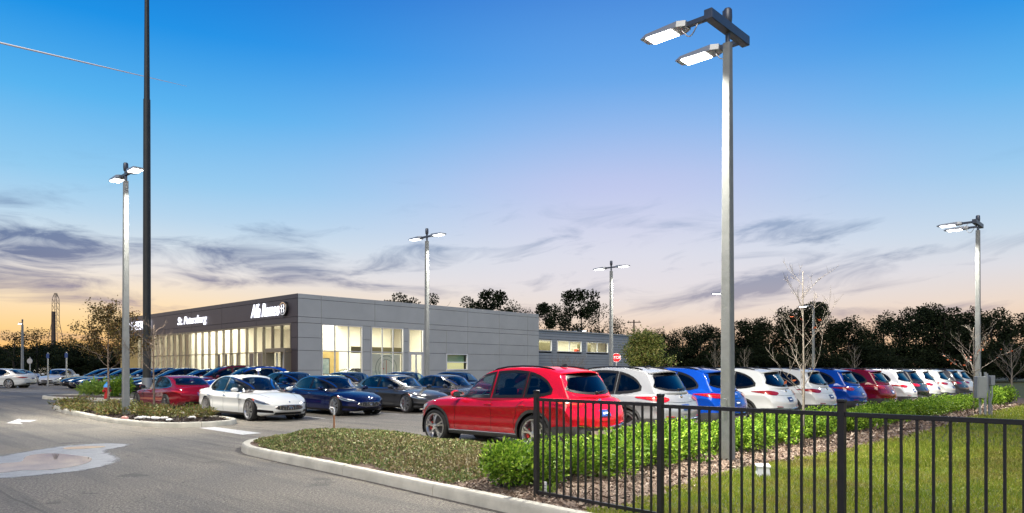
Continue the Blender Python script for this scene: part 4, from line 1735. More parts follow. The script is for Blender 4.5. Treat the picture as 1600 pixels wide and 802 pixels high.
silt = flat_poly('puddle_silt', [(-70, 720), (-30, 716), (0, 714.5), (28, 708.7), (69, 701.7), (124, 694.8), (177, 692.9), (206, 695.2), (183, 699.5), (160, 704), (165, 709), (180, 714), (181, 720), (166, 728), (111, 737.7),
          (50, 743.8), (0, 747.4), (-70, 749)], M_STAIN, .004, rounded=1)
me = silt.data
bm = bmesh.new()
bm.from_mesh(me)
bmesh.ops.delete(bm, geom=bm.faces[:], context='FACES_ONLY')
bnd = [v.co.copy() for v in bm.verts]
bm.free()
bp_ = np.array([(p.x, p.y) for p in bnd])
in_silt = inside([tuple(p) for p in bp_])
bd = np.array(resample(bp_, .05, True))
x0, y0 = bp_.min(axis=0) - .3
x1, y1 = bp_.max(axis=0) + .3
gx, gy = np.arange(x0, x1, .06), np.arange(y0, y1, .06)
ed = {}
V, F, E = [], [], []
for i, a in enumerate(gx):
    for j, b_ in enumerate(gy):
        d = math.sqrt(np.min((bd[:, 0] - a) ** 2 + (bd[:, 1] - b_) ** 2)) * (1 if in_silt(a, b_) else -1)
        if d > -.22:
            ed[(i, j)] = len(V)
            V.append((a, b_, .004))
            E.append(min(max(.5 + d / .36, 0), 1))
for (i, j) in list(ed):
    q = [(i, j), (i + 1, j), (i + 1, j + 1), (i, j + 1)]
    if all(k in ed for k in q):
        F.append(tuple(ed[k] for k in q))
me2 = MB().add(V, F).mesh('puddle_silt', silt_material())
at_ = me2.attributes.new('edge', 'FLOAT', 'POINT')
at_.data.foreach_set('value', E)
silt.data = me2
flat_poly('puddle', [(-70, 729), (-30, 727), (0, 725), (20, 723.5), (36, 722), (38, 714), (60, 709.5), (90, 709), (116, 712), (146, 715.6), (140, 724), (105, 732), (60, 736), (38, 735), (17, 738), (0, 740), (-70, 743)],
          M_WATER, .008, rounded=2)
flat_poly('puddle', [(97, 700), (130, 697.6), (168, 697.5), (160, 700), (128, 702.2), (100, 703)], M_WATER, .008, rounded=2)

# ----------------------------------------------------------------------------
# the showroom building
# ----------------------------------------------------------------------------
BU, BV = PZ(465, 48.0)
FLOOR = .36
ROOF = HZ(458.4, 48.0)


def uR(px, v=None):
    v = BV if v is None else v
    r = (px - 800) / FPX
    Z = v / (SN - r * CS)
    return Z * (CS + r * SN)


def vL(px):
    r = (px - 800) / FPX
    Z = BU / (CS + r * SN)
    return Z * (SN - r * CS)


M_PANEL = pmat('metal_panel', (0.41, 0.42, 0.41), 0.42, metal=0.15, var=0.06, scale=0.7, bump=0.02, bscale=3)
M_FASCIA = pmat('darker_panel', (0.062, 0.052, 0.060), 0.40, metal=0.2, var=0.08, scale=0.7)  # darker base colour than the right-hand wall panels
M_CORE = pmat('wall_core', (0.03, 0.03, 0.032), 0.8)
M_FRAME = pmat('aluminium_frame', (0.55, 0.56, 0.56), 0.4, metal=0.3)
M_BRONZE = pmat('bronze_frame', (0.23, 0.20, 0.15), 0.4, metal=0.4)
M_CREAM = pmat('cream_wall', (0.70, 0.67, 0.58), 0.8, var=0.05, scale=1)
M_TILE = pmat('floor_tile', (0.45, 0.42, 0.36), 0.3, var=0.1, scale=2)
M_CEIL = pmat('ceiling', (0.75, 0.72, 0.64), 0.8)
M_TAN = pmat('tan_wall', (0.36, 0.26, 0.09), 0.7, var=0.15, scale=3)
M_BANNER = pmat('blue_banner', (0.035, 0.05, 0.085), 0.6)
M_OLIVE = pmat('olive_board', (0.10, 0.09, 0.04), 0.6)
M_WARMLAMP = pmat('warm_lamp', (0.9, 0.8, 0.6), 0.5, emit=(1.0, 0.80, 0.45), estr=3.0)
M_CLIGHT = pmat('ceiling_lamp', (0.9, 0.9, 0.9), 0.5, emit=(1.0, 0.90, 0.70), estr=6.0)
M_SIGN = pmat('sign_light', (0.9, 0.9, 0.95), 0.5, emit=(0.84, 0.86, 1.0), estr=0.9)
M_ROOF = pmat('roof_membrane', (0.30, 0.30, 0.30), 0.9)


def glass_material():
    m = bpy.data.materials.new('window_glass')
    m.use_nodes = True
    t = NT(m.node_tree)
    out = t.n('ShaderNodeOutputMaterial')
    tr = t.n('ShaderNodeBsdfTransparent')
    tr.inputs[0].default_value = (.93, .96, .95, 1)
    gl = t.n('ShaderNodeBsdfGlossy')
    gl.inputs['Roughness'].default_value = .01
    gl.inputs['Color'].default_value = (.9, .95, 1, 1)
    lw = t.n('ShaderNodeLayerWeight', i_Blend=0.5)
    mx = t.n('ShaderNodeMixShader')
    t.l(t.math('MULTIPLY_ADD', t.math('POWER', lw.outputs['Facing'], 4.0), 0.6, 0.03), mx.inputs[0])
    t.l(tr.outputs[0], mx.inputs[1])
    t.l(gl.outputs[0], mx.inputs[2])
    t.l(mx.outputs[0], out.inputs[0])
    return m


M_PANE = glass_material()

B = thing('dealership_building', 'long flat-roofed grey showroom with lit signs and tall glass front', 'building', (0, 0, 0))
U1 = uR(841.5)
V1 = vL(189)
ZR = [ROOF, ROOF - .33, ROOF - 1.57, 4.86, 3.86, 2.98, 1.64, FLOOR - .30]
MIDU = 39.5      # partition inside


def part(name, mb, mat, parent=None, smooth=False):
    return mb.build(name, mat, parent or B, smooth)


def panel(u0, u1, z0, z1, mat=None, g=.012):
    """cladding panel on the right-hand wall"""
    part('panel', MB().box(((u0 + u1) / 2, BV - .02, (z0 + z1) / 2), (u1 - u0 - 2 * g, .06, z1 - z0 - 2 * g), bev=.006), mat or M_PANEL)


def core_r(u0, u1, z0, z1):
    part('wall', MB().box(((u0 + u1) / 2, BV + .16, (z0 + z1) / 2), (u1 - u0, .30, z1 - z0)), M_CORE)


cols = [uR(p) for p in (465, 501.5, 585.3, 668, 730.3, 779.5, 824, 841.5)]
for r in range(3):
    for a, b in zip(cols, cols[1:]):
        panel(a, b, ZR[r + 1], ZR[r])
core_r(cols[0] + .31, cols[-1], 4.86, ROOF - .05)
solid = [(465, 501.5), (567, 579), (631, 637.5), (662, 697), (730.3, 779.5), (779.5, 824), (824, 841.5)]
for (p, q) in solid:
    for r in range(3, 7):
        panel(uR(p), uR(q), ZR[r + 1], ZR[r])
    core_r(uR(p) + (.31 if p == 465 else 0), uR(q), ZR[7], 4.86)
uw0, uw1 = uR(697), uR(730.3)
for r in (3, 4):
    panel(uw0, uw1, ZR[r + 1], ZR[r])
core_r(uw0, uw1, 2.98, 4.86)
panel(uw0, uw1, ZR[7], 1.64)
core_r(uw0, uw1, ZR[7], 1.64)


def window_r(u0, u1, z0, z1, cuts, rows, frame=.09, fm=None):
    """glazed opening in the right-hand wall"""
    fm = fm or M_FRAME
    w = MB()
    for z in (z0 + frame / 2, z1 - frame / 2):
        w.box(((u0 + u1) / 2, BV + .02, z), (u1 - u0, .16, frame))
    for u in (u0 + frame / 2, u1 - frame / 2):
        w.box((u, BV + .02, (z0 + z1) / 2), (frame, .16, z1 - z0 - 2 * frame))
    fr = part('window', w, fm)
    us_ = [u0 + frame] + list(cuts) + [u1 - frame]
    zs_ = [z0 + frame] + list(rows) + [z1 - frame]
    for u in cuts:
        MB().box((u, BV + .03, (z0 + z1) / 2), (.07, .10, z1 - z0 - 2 * frame)).build('mullion', fm, fr)
    for z in rows:
        for a, b in zip(us_, us_[1:]):
            MB().box(((a + b) / 2, BV + .025, z), (b - a - .07, .11, .07)).build('transom', fm, fr)
    for a, b in zip(us_, us_[1:]):
        for c, d in zip(zs_, zs_[1:]):
            MB().box(((a + b) / 2, BV + .05, (c + d) / 2), (b - a - .05, .012, d - c - .05)).build('pane', M_PANE, fr)
    return fr


window_r(uR(501.8), uR(566.8), FLOOR, 4.86, [uR(523.5), uR(545)], [2.98])
window_r(uR(579.2), uR(630.8), FLOOR, 4.86, [uR(597.5), uR(614.3)], [2.98])
window_r(uR(637.7), uR(661.8), 2.98, 4.86, [], [])
# door under the third window
d0, d1 = uR(637.7), uR(661.8)
dr = part('door', MB().box(((d0 + d1) / 2, BV + .03, 2.90), (d1 - d0, .14, .14)).box((d0 + .14, BV + .03, 1.6), (.28, .14, 2.46)).box((d1 - .10, BV + .03, 1.6), (.20, .14, 2.46)), M_FRAME)
MB().box(((d0 + d1) / 2 + .04, BV + .04, 1.6), (.12, .10, 2.46)).build('door_stile', M_FRAME, dr)
MB().box(((d0 + d1) / 2 - .25, BV + .05, 1.6), (.46, .012, 2.3)).build('pane', M_PANE, dr)
MB().box(((d0 + d1) / 2 + .35, BV + .05, 1.6), (.50, .012, 2.3)).build('pane', M_PANE, dr)
MB().tube([((d0 + d1) / 2 + .14, BV - .05, 1.1), ((d0 + d1) / 2 + .14, BV - .05, 1.7)], .015).build('handle', M_CHROME, dr)
# small office window with a half drawn blind
wr = window_r(uw0, uw1, 1.66, 2.98, [], [2.30], .07, M_WHITE)
MB().box(((uw0 + uw1) / 2, BV + .30, 2.62), (uw1 - uw0 - .2, .02, .62)).build('blind', pmat('green_blind', (.40, .55, .34), .7), wr)
MB().box(((uw0 + uw1) / 2, BV + .34, 1.98), (uw1 - uw0 - .2, .02, .62)).build('blind', pmat('glowing_blind', (.72, .66, .26), .7, emit=(1, .9, .5), estr=.25), wr)  # lower blind: its glow is emission put into the blind's own material

# left-hand glass front
FV0, FV1 = BV + .0, V1
fv = [BV - .0]
nfas = 6
vb = [BV + (V1 - BV) * k / nfas for k in range(nfas + 1)]


def panel_l(v0, v1, z0, z1, mat=None, g=.012, du=0.0):
    part('panel', MB().box((BU - .02 + du, (v0 + v1) / 2, (z0 + z1) / 2), (.06, v1 - v0 - 2 * g, z1 - z0 - 2 * g), bev=.006), mat or M_FASCIA)


for a, b in zip(vb, vb[1:]):
    panel_l(a + (.0 if a > BV else -.05), b, ZR[1], ZR[0])
    panel_l(a + (.0 if a > BV else -.05), b, ZR[2], ZR[1])
    panel_l(a + (.0 if a > BV else -.05), b, 4.86, ZR[2])
part('wall', MB().box((BU + .16, (BV + V1) / 2, (4.86 + ROOF - .05) / 2), (.30, V1 - BV, ROOF - .05 - 4.86)), M_CORE)
vg0 = vL(455)
vg1 = vL(217)
for r in range(3, 7):
    panel_l(BV - .05, vg0, ZR[r + 1], ZR[r])
part('wall', MB().box((BU + .16, (BV + vg0) / 2, 2.4), (.30, vg0 - BV, 4.92)), M_CORE)
for r in range(3, 7):
    panel_l(vg1, V1, ZR[r + 1], ZR[r], M_TAN)
part('wall', MB().box((BU + .16, (V1 + vg1) / 2, 2.4), (.30, V1 - vg1, 4.92)), M_CORE)
cw = part('curtain_wall', MB().box((BU + .05, (vg0 + vg1) / 2, 4.80), (.16, vg1 - vg0, .12)).box((BU + .05, (vg0 + vg1) / 2, FLOOR + .05), (.16, vg1 - vg0, .10)), M_BRONZE)
nm = 22
mv = [vg0 + (vg1 - vg0) * k / nm for k in range(nm + 1)]
for k, v in enumerate(mv):
    MB().box((BU + .02, v, 2.57), (.20, .075, 4.34)).build('mullion', M_BRONZE, cw)
for k, (a, b) in enumerate(zip(mv, mv[1:])):
    MB().box((BU + .04, (a + b) / 2, 2.92), (.12, b - a - .08, .07)).build('transom', M_BRONZE, cw)
    MB().box((BU + .06, (a + b) / 2, 3.84), (.012, b - a - .08, 1.76)).build('pane', M_PANE, cw)
    MB().box((BU + .06, (a + b) / 2, 1.65), (.012, b - a - .08, 2.45)).build('pane', M_PANE, cw)
# entrance portal at the corner
e0, e1 = mv[0], mv[2]
pt = part('entrance_portal', MB().box((BU - .28, (e0 + e1) / 2, 3.02), (.5, e1 - e0 + .2, .26)).box((BU - .28, e0, 1.60), (.5, .14, 2.55)).box((BU - .28, e1, 1.60), (.5, .14, 2.55)), M_BRONZE)
for q in (.32, .68):
    MB().box((BU - .10, e0 + (e1 - e0) * q, 1.6), (.08, .12, 2.5)).build('door_stile', M_FRAME, pt)

# roof, floor, back walls, inner room
part('roof', MB().box(((BU + U1) / 2, (BV + V1) / 2, ROOF - .5), (U1 - BU - .7, V1 - BV - .7, .12)), M_ROOF)
part('wall', MB().box((U1 - .1, (BV + V1) / 2 + .2, ROOF / 2), (.2, V1 - BV - .45, ROOF)), M_PANEL)
part('wall', MB().box(((BU + U1) / 2, V1 - .1, ROOF / 2 - .02), (U1 - BU - .25, .2, ROOF - .04)), M_PANEL)
part('floor_slab', MB().box(((BU + U1) / 2, (BV + V1) / 2, FLOOR - .25), (U1 - BU - .4, V1 - BV - .4, .5)), M_TILE)
part('ceiling', MB().box(((BU + MIDU) / 2 + .1, (BV + V1) / 2 + .1, 5.45), (MIDU - BU - .6, V1 - BV - .8, .12)), M_CEIL)
part('inner_wall', MB().box((MIDU, (BV + V1) / 2, 2.9), (.2, V1 - BV - .8, 5.0)), M_CREAM)
part('inner_wall', MB().box(((BU + MIDU) / 2, 60.0, 2.9), (MIDU - BU - 5, .2, 5.0)), M_CREAM)
part('inner_wall', MB().box((33.5, 50.5, 2.9), (9.0, .2, 5.0)), M_CREAM)
part('inner_wall', MB().box((30.2, 50.36, 1.9), (5.0, .06, 2.6)), M_TAN)
part('inner_wall', MB().box((BU + 4.4, 66.0, 2.9), (.2, 10.0, 5.0)), M_CREAM)
for k in range(5):
    for j in range(4):
        part('ceiling_light', MB().lathe([(.01, 0), (.14, 0), (.16, .03)], 12, 'z', (BU + 1.6 + j * 3.2, BV + 2.0 + k * 5.5, 5.34)), M_CLIGHT)
# dark banners and lamps seen through the glass
for k, v in enumerate((51.6, 53.0, 55.2, 56.4, 57.5, 58.8)):
    part('banner', MB().box((BU + 1.5, v, 1.75), (.05, .62, 2.4)), M_BANNER)
for k, v in enumerate((50.2, 52.5, 54.4, 59.4, 61.2)):
    part('desk_lamp', MB().lathe([(.02, -.5), (.02, 0), (.30, 0), (.22, .42)], 12, 'z', (BU + 1.7, v, 1.35)), M_WARMLAMP)
    part('desk', MB().box((BU + 1.9, v, .78), (.8, 1.3, .06), bev=.01).box((BU + 1.9, v - .55, .55), (.7, .06, .42)).box((BU + 1.9, v + .55, .55), (.7, .06, .42)), M_WHITE)
for k, v in enumerate((46.4, 49.0)):
    part('board', MB().box((BU + 3.0, v, 2.6), (.05, .9, .7)), M_OLIVE)
# picture wall behind the first window
pw = part('picture_screen', MB().box((30.0, 50.28, 1.95), (3.6, .06, 1.35), bev=.01), pmat('screen_frame', (.02, .02, .02), .3))
M_SCREEN = pmat('screen_print', (.05, .09, .10), .4, col2=(.20, .22, .20), scale=2.2, detail=6, emit=(.10, .16, .17), estr=.3)
MB().box((30.0, 50.24, 1.95), (3.45, .02, 1.2)).build('screen_image', M_SCREEN, pw)
# round emblem print on a white board behind the second window
em = part('display_board', MB().box((33.6, BV + 1.7, 1.75), (2.7, .05, 2.3), bev=.01), pmat('board_white', (.62, .64, .60), .6))
M_PRINT = pmat('print_green', (.16, .24, .22), .6)
for (r0, r1) in ((.98, 1.03), (.70, .74)):
    MB().lathe([(r0, -.032), (r1, -.034), (r1, -.03)], 40, 'y', (33.6, BV + 1.7, 1.75)).build('print_ring', M_PRINT, em)
MB().box((33.6, BV + 1.665, 1.75), (.05, .006, 1.36)).box((33.25, BV + 1.665, 1.75), (.30, .006, .10)).box((33.25, BV + 1.665, 1.75), (.10, .006, .9)).build('print_cross', pmat('print_red', (.45, .10, .06), .6), em)
part('display_column', MB().box((36.0, BV + 2.0, 1.2), (.35, .35, 1.7), bev=.03), PAINT['orange'])
part('dark_panel', MB().box((33.5, BV + 2.6, 3.2), (5.0, .05, .5)), M_OLIVE)
part('dark_panel', MB().box((38.0, BV + .9, 3.35), (.55, .05, .62)), M_OLIVE)


def room_light(name, loc, sx, sy, power, parent, color=(1.0, .92, .76)):
    l = bpy.data.lights.new(name, 'AREA')
    l.shape = 'RECTANGLE'
    l.size, l.size_y = sx, sy
    l.energy = power
    l.color = color
    o = bpy.data.objects.new(name, l)
    COL.objects.link(o)
    o.location = loc
    o.parent = parent
    return o


room_light('showroom_light', (BU + 4.5, BV + 6.5, 5.33), 6.0, 8.0, 800, B)
room_light('showroom_light', (BU + 2.6, BV + 19.5, 5.33), 2.8, 16.0, 950, B)
room_light('showroom_light', (BU + 10.5, BV + 3.2, 5.33), 5.0, 4.0, 320, B)


def to_mesh(o, parent):
    """text curve into a mesh object"""
    bpy.context.view_layer.update()
    me = bpy.data.meshes.new_from_object(o.evaluated_get(bpy.context.evaluated_depsgraph_get()))
    n = link(o.name, me, parent)
    n.location, n.rotation_euler, n.scale = o.location, o.rotation_euler, o.scale
    nm = o.name
    bpy.data.objects.remove(o)
    n.name = nm
    return n


def lettering(text, vfrom, vto, zc, h, shear=0.0, name='sign_lettering', mat=None, weight=0.0):
    cu = bpy.data.curves.new(name, 'FONT')
    cu.body = text
    cu.align_x, cu.align_y = 'CENTER', 'CENTER'
    cu.size = 1.0
    cu.extrude = .03
    cu.offset = weight
    cu.shear = shear
    o = bpy.data.objects.new(name, cu)
    COL.objects.link(o)
    bpy.context.view_layer.update()
    d = o.dimensions
    o.scale = ((vfrom - vto) / max(d.x, .01), h / max(d.y, .01), 1.0)
    o.rotation_euler = Matrix(((0, 0, -1), (-1, 0, 0), (0, 1, 0))).to_euler()
    o.location = (BU - .10, (vfrom + vto) / 2, zc)
    o.data.materials.append(mat or M_SIGN)
    return to_mesh(o, B)


lettering('St. Petersburg', vL(279), vL(324), HZ(500.5, 59.5), .86, 0.25)
lettering('Alfa Romeo', vL(394), vL(438.5), HZ(486, 51), .98, 0.35)
lettering('MASERATI', vL(203), vL(237), HZ(510, 68), .80, 0.0)
ve, ze = vL(446.5), HZ(482.5, 49)
q = part('round_emblem', MB().lathe([(.001, -.24), (.46, -.24), (.50, -.20), (.50, -.04)], 36, 'x', (BU, ve, ze)), M_BLACK, smooth=40)
MB().lathe([(.37, -.246), (.45, -.250), (.45, -.24)], 36, 'x', (BU, ve, ze)).build('emblem_ring', M_CHROME, q)
MB().box((BU - .25, ve + .14, ze), (.012, .07, .52)).box((BU - .25, ve + .14, ze + .03), (.012, .24, .07)).build('emblem_cross', M_SIGN, q)
MB().tube([(BU - .25, ve - .08, ze - .26), (BU - .25, ve - .20, ze - .12), (BU - .25, ve - .08, ze), (BU - .25, ve - .20, ze + .12), (BU - .25, ve - .10, ze + .26)], .028, 6).build('emblem_serpent', M_SIGN, q)

# lower service wing
WV = BV + 3.2
wu1 = uR(1000, WV)
WH = 5.6
W = thing('service_wing', 'low grey corrugated service wing with three lit high windows', 'building')
M_CORR = pmat('corrugated_metal', (0.32, 0.34, 0.36), 0.5, metal=0.2, var=0.06, scale=1)


def wpart(name, mb, mat, parent=None, smooth=False):
    return mb.build(name, mat, parent or W, smooth)


wins = [(uR(835, WV), uR(861.5, WV)), (uR(870, WV), uR(908, WV)), (uR(916, WV), uR(949.5, WV))]
z0w, z1w = 3.55, 4.70
nb = 20
zz = np.linspace(.05, WH, nb + 1)
ub = [U1 + .0] + [q for w_ in wins for q in w_] + [wu1]
# cladding boards, each with its shadow gap, cut round the windows
for k in range(nb):
    a, b = zz[k], zz[k + 1]
    if b <= z0w + .05 or a >= z1w - .05:
        wpart('cladding_board', MB().box(((U1 + wu1) / 2, WV, (a + b) / 2), (wu1 - U1, .10, b - a - .02), bev=.015), M_CORR)
    else:
        for i in range(1, len(ub) - 1, 2):
            x0, x1 = ub[i + 1], ub[i + 2] if i + 2 < len(ub) else wu1
            wpart('cladding_board', MB().box(((x0 + x1) / 2, WV, (a + b) / 2), (x1 - x0, .10, b - a - .02), bev=.015), M_CORR)
wpart('wall', MB().box(((U1 + wu1) / 2, WV + .12, z0w / 2), (wu1 - U1, .12, z0w)), M_CORE)
wpart('wall', MB().box(((U1 + wu1) / 2, WV + .12, (z1w + WH) / 2), (wu1 - U1, .12, WH - z1w - .05)), M_CORE)
for i in range(1, len(ub) - 1, 2):
    x0, x1 = ub[i + 1], ub[i + 2] if i + 2 < len(ub) else wu1
    wpart('wall', MB().box(((x0 + x1) / 2, WV + .12, (z0w + z1w) / 2), (x1 - x0, .12, z1w - z0w)), M_CORE)
wpart('parapet', MB().box(((U1 + wu1) / 2 + .05, WV + .02, WH + .06), (wu1 - U1 + .1, .36, .12), bev=.01), M_PANEL)
wpart('wall', MB().box((wu1 - .05, WV + 7.1, WH / 2), (.1, 14.0, WH)), M_CORR)
wpart('roof', MB().box(((U1 + wu1) / 2, WV + 7.2, WH - .25), (wu1 - U1 - .3, 13.8, .1)), M_ROOF)
wpart('inner_wall', MB().box(((U1 + wu1) / 2, WV + 5.0, 2.9), (wu1 - U1 - .3, .1, 5.0)), M_CREAM)
wpart('ceiling', MB().box(((U1 + wu1) / 2, WV + 2.6, 5.2), (wu1 - U1 - .3, 4.6, .08)), M_CEIL)
wpart('inner_floor', MB().box(((U1 + wu1) / 2, WV + 2.6, .4), (wu1 - U1 - .3, 4.6, .08)), M_TILE)
for i, (a, b) in enumerate(wins):
    a = max(a, U1 + .05)
    fr = wpart('window', MB().box(((a + b) / 2, WV - .02, z0w + .03), (b - a, .16, .06)).box(((a + b) / 2, WV - .02, z1w - .03), (b - a, .16, .06)).box((a + .03, WV - .02, (z0w + z1w) / 2), (.06, .16, z1w - z0w - .12)).box((b - .03, WV - .02, (z0w + z1w) / 2), (.06, .16, z1w - z0w - .12)), M_WHITE)
    cuts = [a + .06, b - .06] if i == 0 else [a + .06, (a + b) / 2, b - .06]
    for c, d in zip(cuts, cuts[1:]):
        MB().box(((c + d) / 2, WV + .02, (z0w + z1w) / 2), (d - c - .04, .012, z1w - z0w - .12)).build('pane', M_PANE, fr)
    if i:
        MB().box(((a + b) / 2, WV, (z0w + z1w) / 2), (.06, .12, z1w - z0w - .12)).build('mullion', M_WHITE, fr)
for k, x in enumerate((uR(879, WV), uR(941, WV))):
    wpart('wall_unit', MB().box((x + .9, WV + 3.2, 4.2), (2.2, .3, .9), bev=.03), M_OLIVE)
for k, x in enumerate((uR(852, WV), uR(920, WV))):
    wpart('hoist_top', MB().box((x + .4, WV + 2.0, 3.6), (.5, .4, .8), bev=.05), PAINT['orange'])
for k in range(5):
    wpart('ceiling_light', MB().box((U1 + 2.0 + k * 4.0, WV + 2.2, 5.1), (2.4, .2, .06)), M_CLIGHT)
room_light('wing_light', ((U1 + wu1) / 2, WV + 2.4, 5.08), 16.0, 2.5, 520, W, (1.0, .95, .72))
# ----------------------------------------------------------------------------
# light poles
# ----------------------------------------------------------------------------
def luminaire(parent, base, dv, power, cable=True):
    """flat lamp head reaching along y from base; its lit panel looks down"""
    s = 1 if dv > 0 else -1
    x, y, z = base
    y0, y1 = y + s * .36, y + s * 1.24
    V = []
    for (yy, hw, zt, zb) in ((y0, .10, .055, -.045), (y0 + s * .14, .17, .065, -.045), (y1 - s * .12, .175, .035, -.035), (y1, .13, .005, -.02)):
        V += [(x - hw, yy, z + zb), (x + hw, yy, z + zb), (x + hw * .85, yy, z + zt), (x - hw * .85, yy, z + zt)]
    F = [(0, 1, 2, 3), (15, 14, 13, 12)]
    for i in range(3):
        for k in range(4):
            F.append((i * 4 + k, (i + 1) * 4 + k, (i + 1) * 4 + (k + 1) % 4, i * 4 + (k + 1) % 4))
    if s < 0:
        F = [f[::-1] for f in F]
    head = MB().add(V, F).build('lamp_head', M_SILVERHEAD, parent)
    for k in range(3):
        MB().box((x + (k - 1) * .105, y0 + s * .50, z - .046), (.085, .50, .012), bev=.003).build('led_panel', M_LED, head)
    MB().bar((x, y, z), (x, y0 + s * .05, z), .09, .075).build('arm', M_DKMETAL, parent)
    if cable:
        pts = [(x - .03, y + s * (.16 + .30 * t), z - .05 - .17 * math.sin(math.pi * t)) for t in np.linspace(0, 1, 9)]
        MB().tube(pts, .011, 6).build('cable', M_SILVER, parent, smooth='all')
    if power:
        l = bpy.data.lights.new('lamp_light', 'AREA')
        l.shape = 'RECTANGLE'
        l.size, l.size_y = .30, .48
        l.energy = power
        l.color = (1.0, .95, .84)
        l.spread = R(125)
        o = bpy.data.objects.new('lamp_light', l)
        COL.objects.link(o)
        o.parent = head
        o.location = (x, y0 + s * .50, z - .07)
        o.rotation_euler = (R(12) * s, 0, 0)
    return head


M_SILVERHEAD = pmat('lamp_housing', (0.30, 0.32, 0.34), 0.45, metal=0.4)
M_TAG = pmat('pole_tag', (0.20, 0.21, 0.21), 0.6)


def light_pole(label, loc, H, b0, b1, layout, power, fine=True):
    """square tapered concrete pole with two lamp heads"""
    T = thing('light_pole', label, 'light pole', loc, 0.0, 'parking lot light poles')
    V, F = [], []
    for (z, s) in ((-.2, b0), (H, b1)):
        h = s / 2
        c = h * .85
        V += [(-h, -c, z), (-c, -h, z), (c, -h, z), (h, -c, z), (h, c, z), (c, h, z), (-c, h, z), (-h, c, z)]
    for k in range(8):
        F.append((k, (k + 1) % 8, 8 + (k + 1) % 8, 8 + k))
    F.append(tuple(range(8, 16)))
    pole = MB().add(V, F).build('pole', M_POLE, T)
    if fine:
        MB().box((-b0 / 2 - .001, 0, .95), (.012, b0 * .34, .24), bev=.003).build('cover_plate', M_TAG, pole)
    zt = H + .26
    if layout == 'forward':
        MB().tube([(0, 0, H - .02), (0, 0, H + .20)], b1 * .32, 10).build('tenon', M_DKMETAL, T, smooth=40)
        MB().box((0, 0, zt), (1.42, .15, .17), bev=.008).build('cross_arm', M_DKMETAL, T)
        for du in (-.60, .60):
            luminaire(T, (du, .07, zt - .01), 1, power, fine)
    elif layout == 'double':
        MB().tube([(0, 0, H - .02), (0, 0, H + .30)], b1 * .34, 10).build('tenon', M_DKMETAL, T, smooth=40)
        luminaire(T, (0, .0, zt - .05), 1, power, False)
        luminaire(T, (0, .0, zt - .05), -1, power, False)
    else:
        MB().tube([(0, 0, H - .02), (0, 0, H + .30)], b1 * .34, 10).build('tenon', M_DKMETAL, T, smooth=40)
        luminaire(T, (0, .0, zt - .05), 1, power, False)
    MB().lathe([(.001, .36), (.055, .36), (.075, .33), (.08, .20), (.07, .10), (.03, .06)], 14, 'z', (.0, 0, zt - .02)).build('photocell', M_DKMETAL, T, smooth=40)
    if layout == 'forward':
        MB().tube([(-.16, .0, zt + .06), (-.16, 0, zt + .24)], .018, 6).build('sensor', M_DKMETAL, T)
    return T


def at(px, Z, z=0.0):
    u, v = PZ(px, Z)
    return (u, v, z)


LAMP_P = 360
light_pole('tall tapered concrete light pole standing at the hedge by the fence, nearest', at(1137, 12.35, .06), HZ(68, 12.35) - .06, .20, .125, 'forward', 720)
light_pole('concrete light pole in the left planted island beside the fire hydrant', at(196.5, 23.5, .15), HZ(283, 23.5) - .15, .20, .135, 'double', LAMP_P)
light_pole('concrete light pole rising behind the grey sedans before the showroom', at(667, 33.5, .03), HZ(378, 33.5), .20, .14, 'double', LAMP_P)
light_pole('concrete light pole beside the stop sign at the service wing', at(955, 41.5, .05), HZ(425, 41.5), .20, .14, 'double', LAMP_P)
light_pole('concrete light pole at the right edge behind the meter cabinet', at(1528, 28.6, .05), HZ(362, 28.6), .20, .14, 'forward', 520)
light_pole('light pole almost hidden behind the nearest concrete pole', at(1137, 51, .06), HZ(463, 51), .20, .14, 'single', 500, False)
light_pole('light pole behind the bare young tree in the SUV row', at(1271, 59, .06), HZ(483, 59), .20, .14, 'single', 500, False)
light_pole('small far light pole with two lamps before the dark woods', at(1082, 108, .1), HZ(532, 108), .20, .14, 'double', 0, False)
light_pole('far light pole seen over the roof of the service wing', at(905, 97, .1), HZ(521, 97), .20, .14, 'double', 0, False)
light_pole('far light pole by the dark trees at the left edge', at(35, 74, .3), HZ(508, 74) - .3, .26, .18, 'single', 0, False)

# flag pole
M_FLAGP = pmat('flagpole_metal', (0.035, 0.036, 0.034), 0.5, metal=0.3, var=0.1, scale=3)
T = thing('flag_pole', 'very tall dark tapered flag pole rising out of the picture', 'flag pole', at(229.5, 36, .2))
MB().tube([(0, 0, -.3), (0, 0, 1.05)], .235, 24).build('base_sleeve', M_SILVERHEAD, T, smooth=40)
MB().tube([(0, 0, 1.0), (0, 0, 8.0), (0, 0, HZ(162, 36))], [.19, .18, .165], 24).build('lower_shaft', M_FLAGP, T, smooth=40)
MB().tube([(0, 0, HZ(163, 36)), (0, 0, 20), (0, 0, 27)], [.14, .11, .085], 24).build('upper_shaft', M_FLAGP, T, smooth=40)
MB().lathe([(.02, 0), (.13, .06), (.15, .15), (.11, .25), (.01, .3)], 14, 'z', (0, 0, 27)).build('finial', M_FLAGP, T, smooth=40)

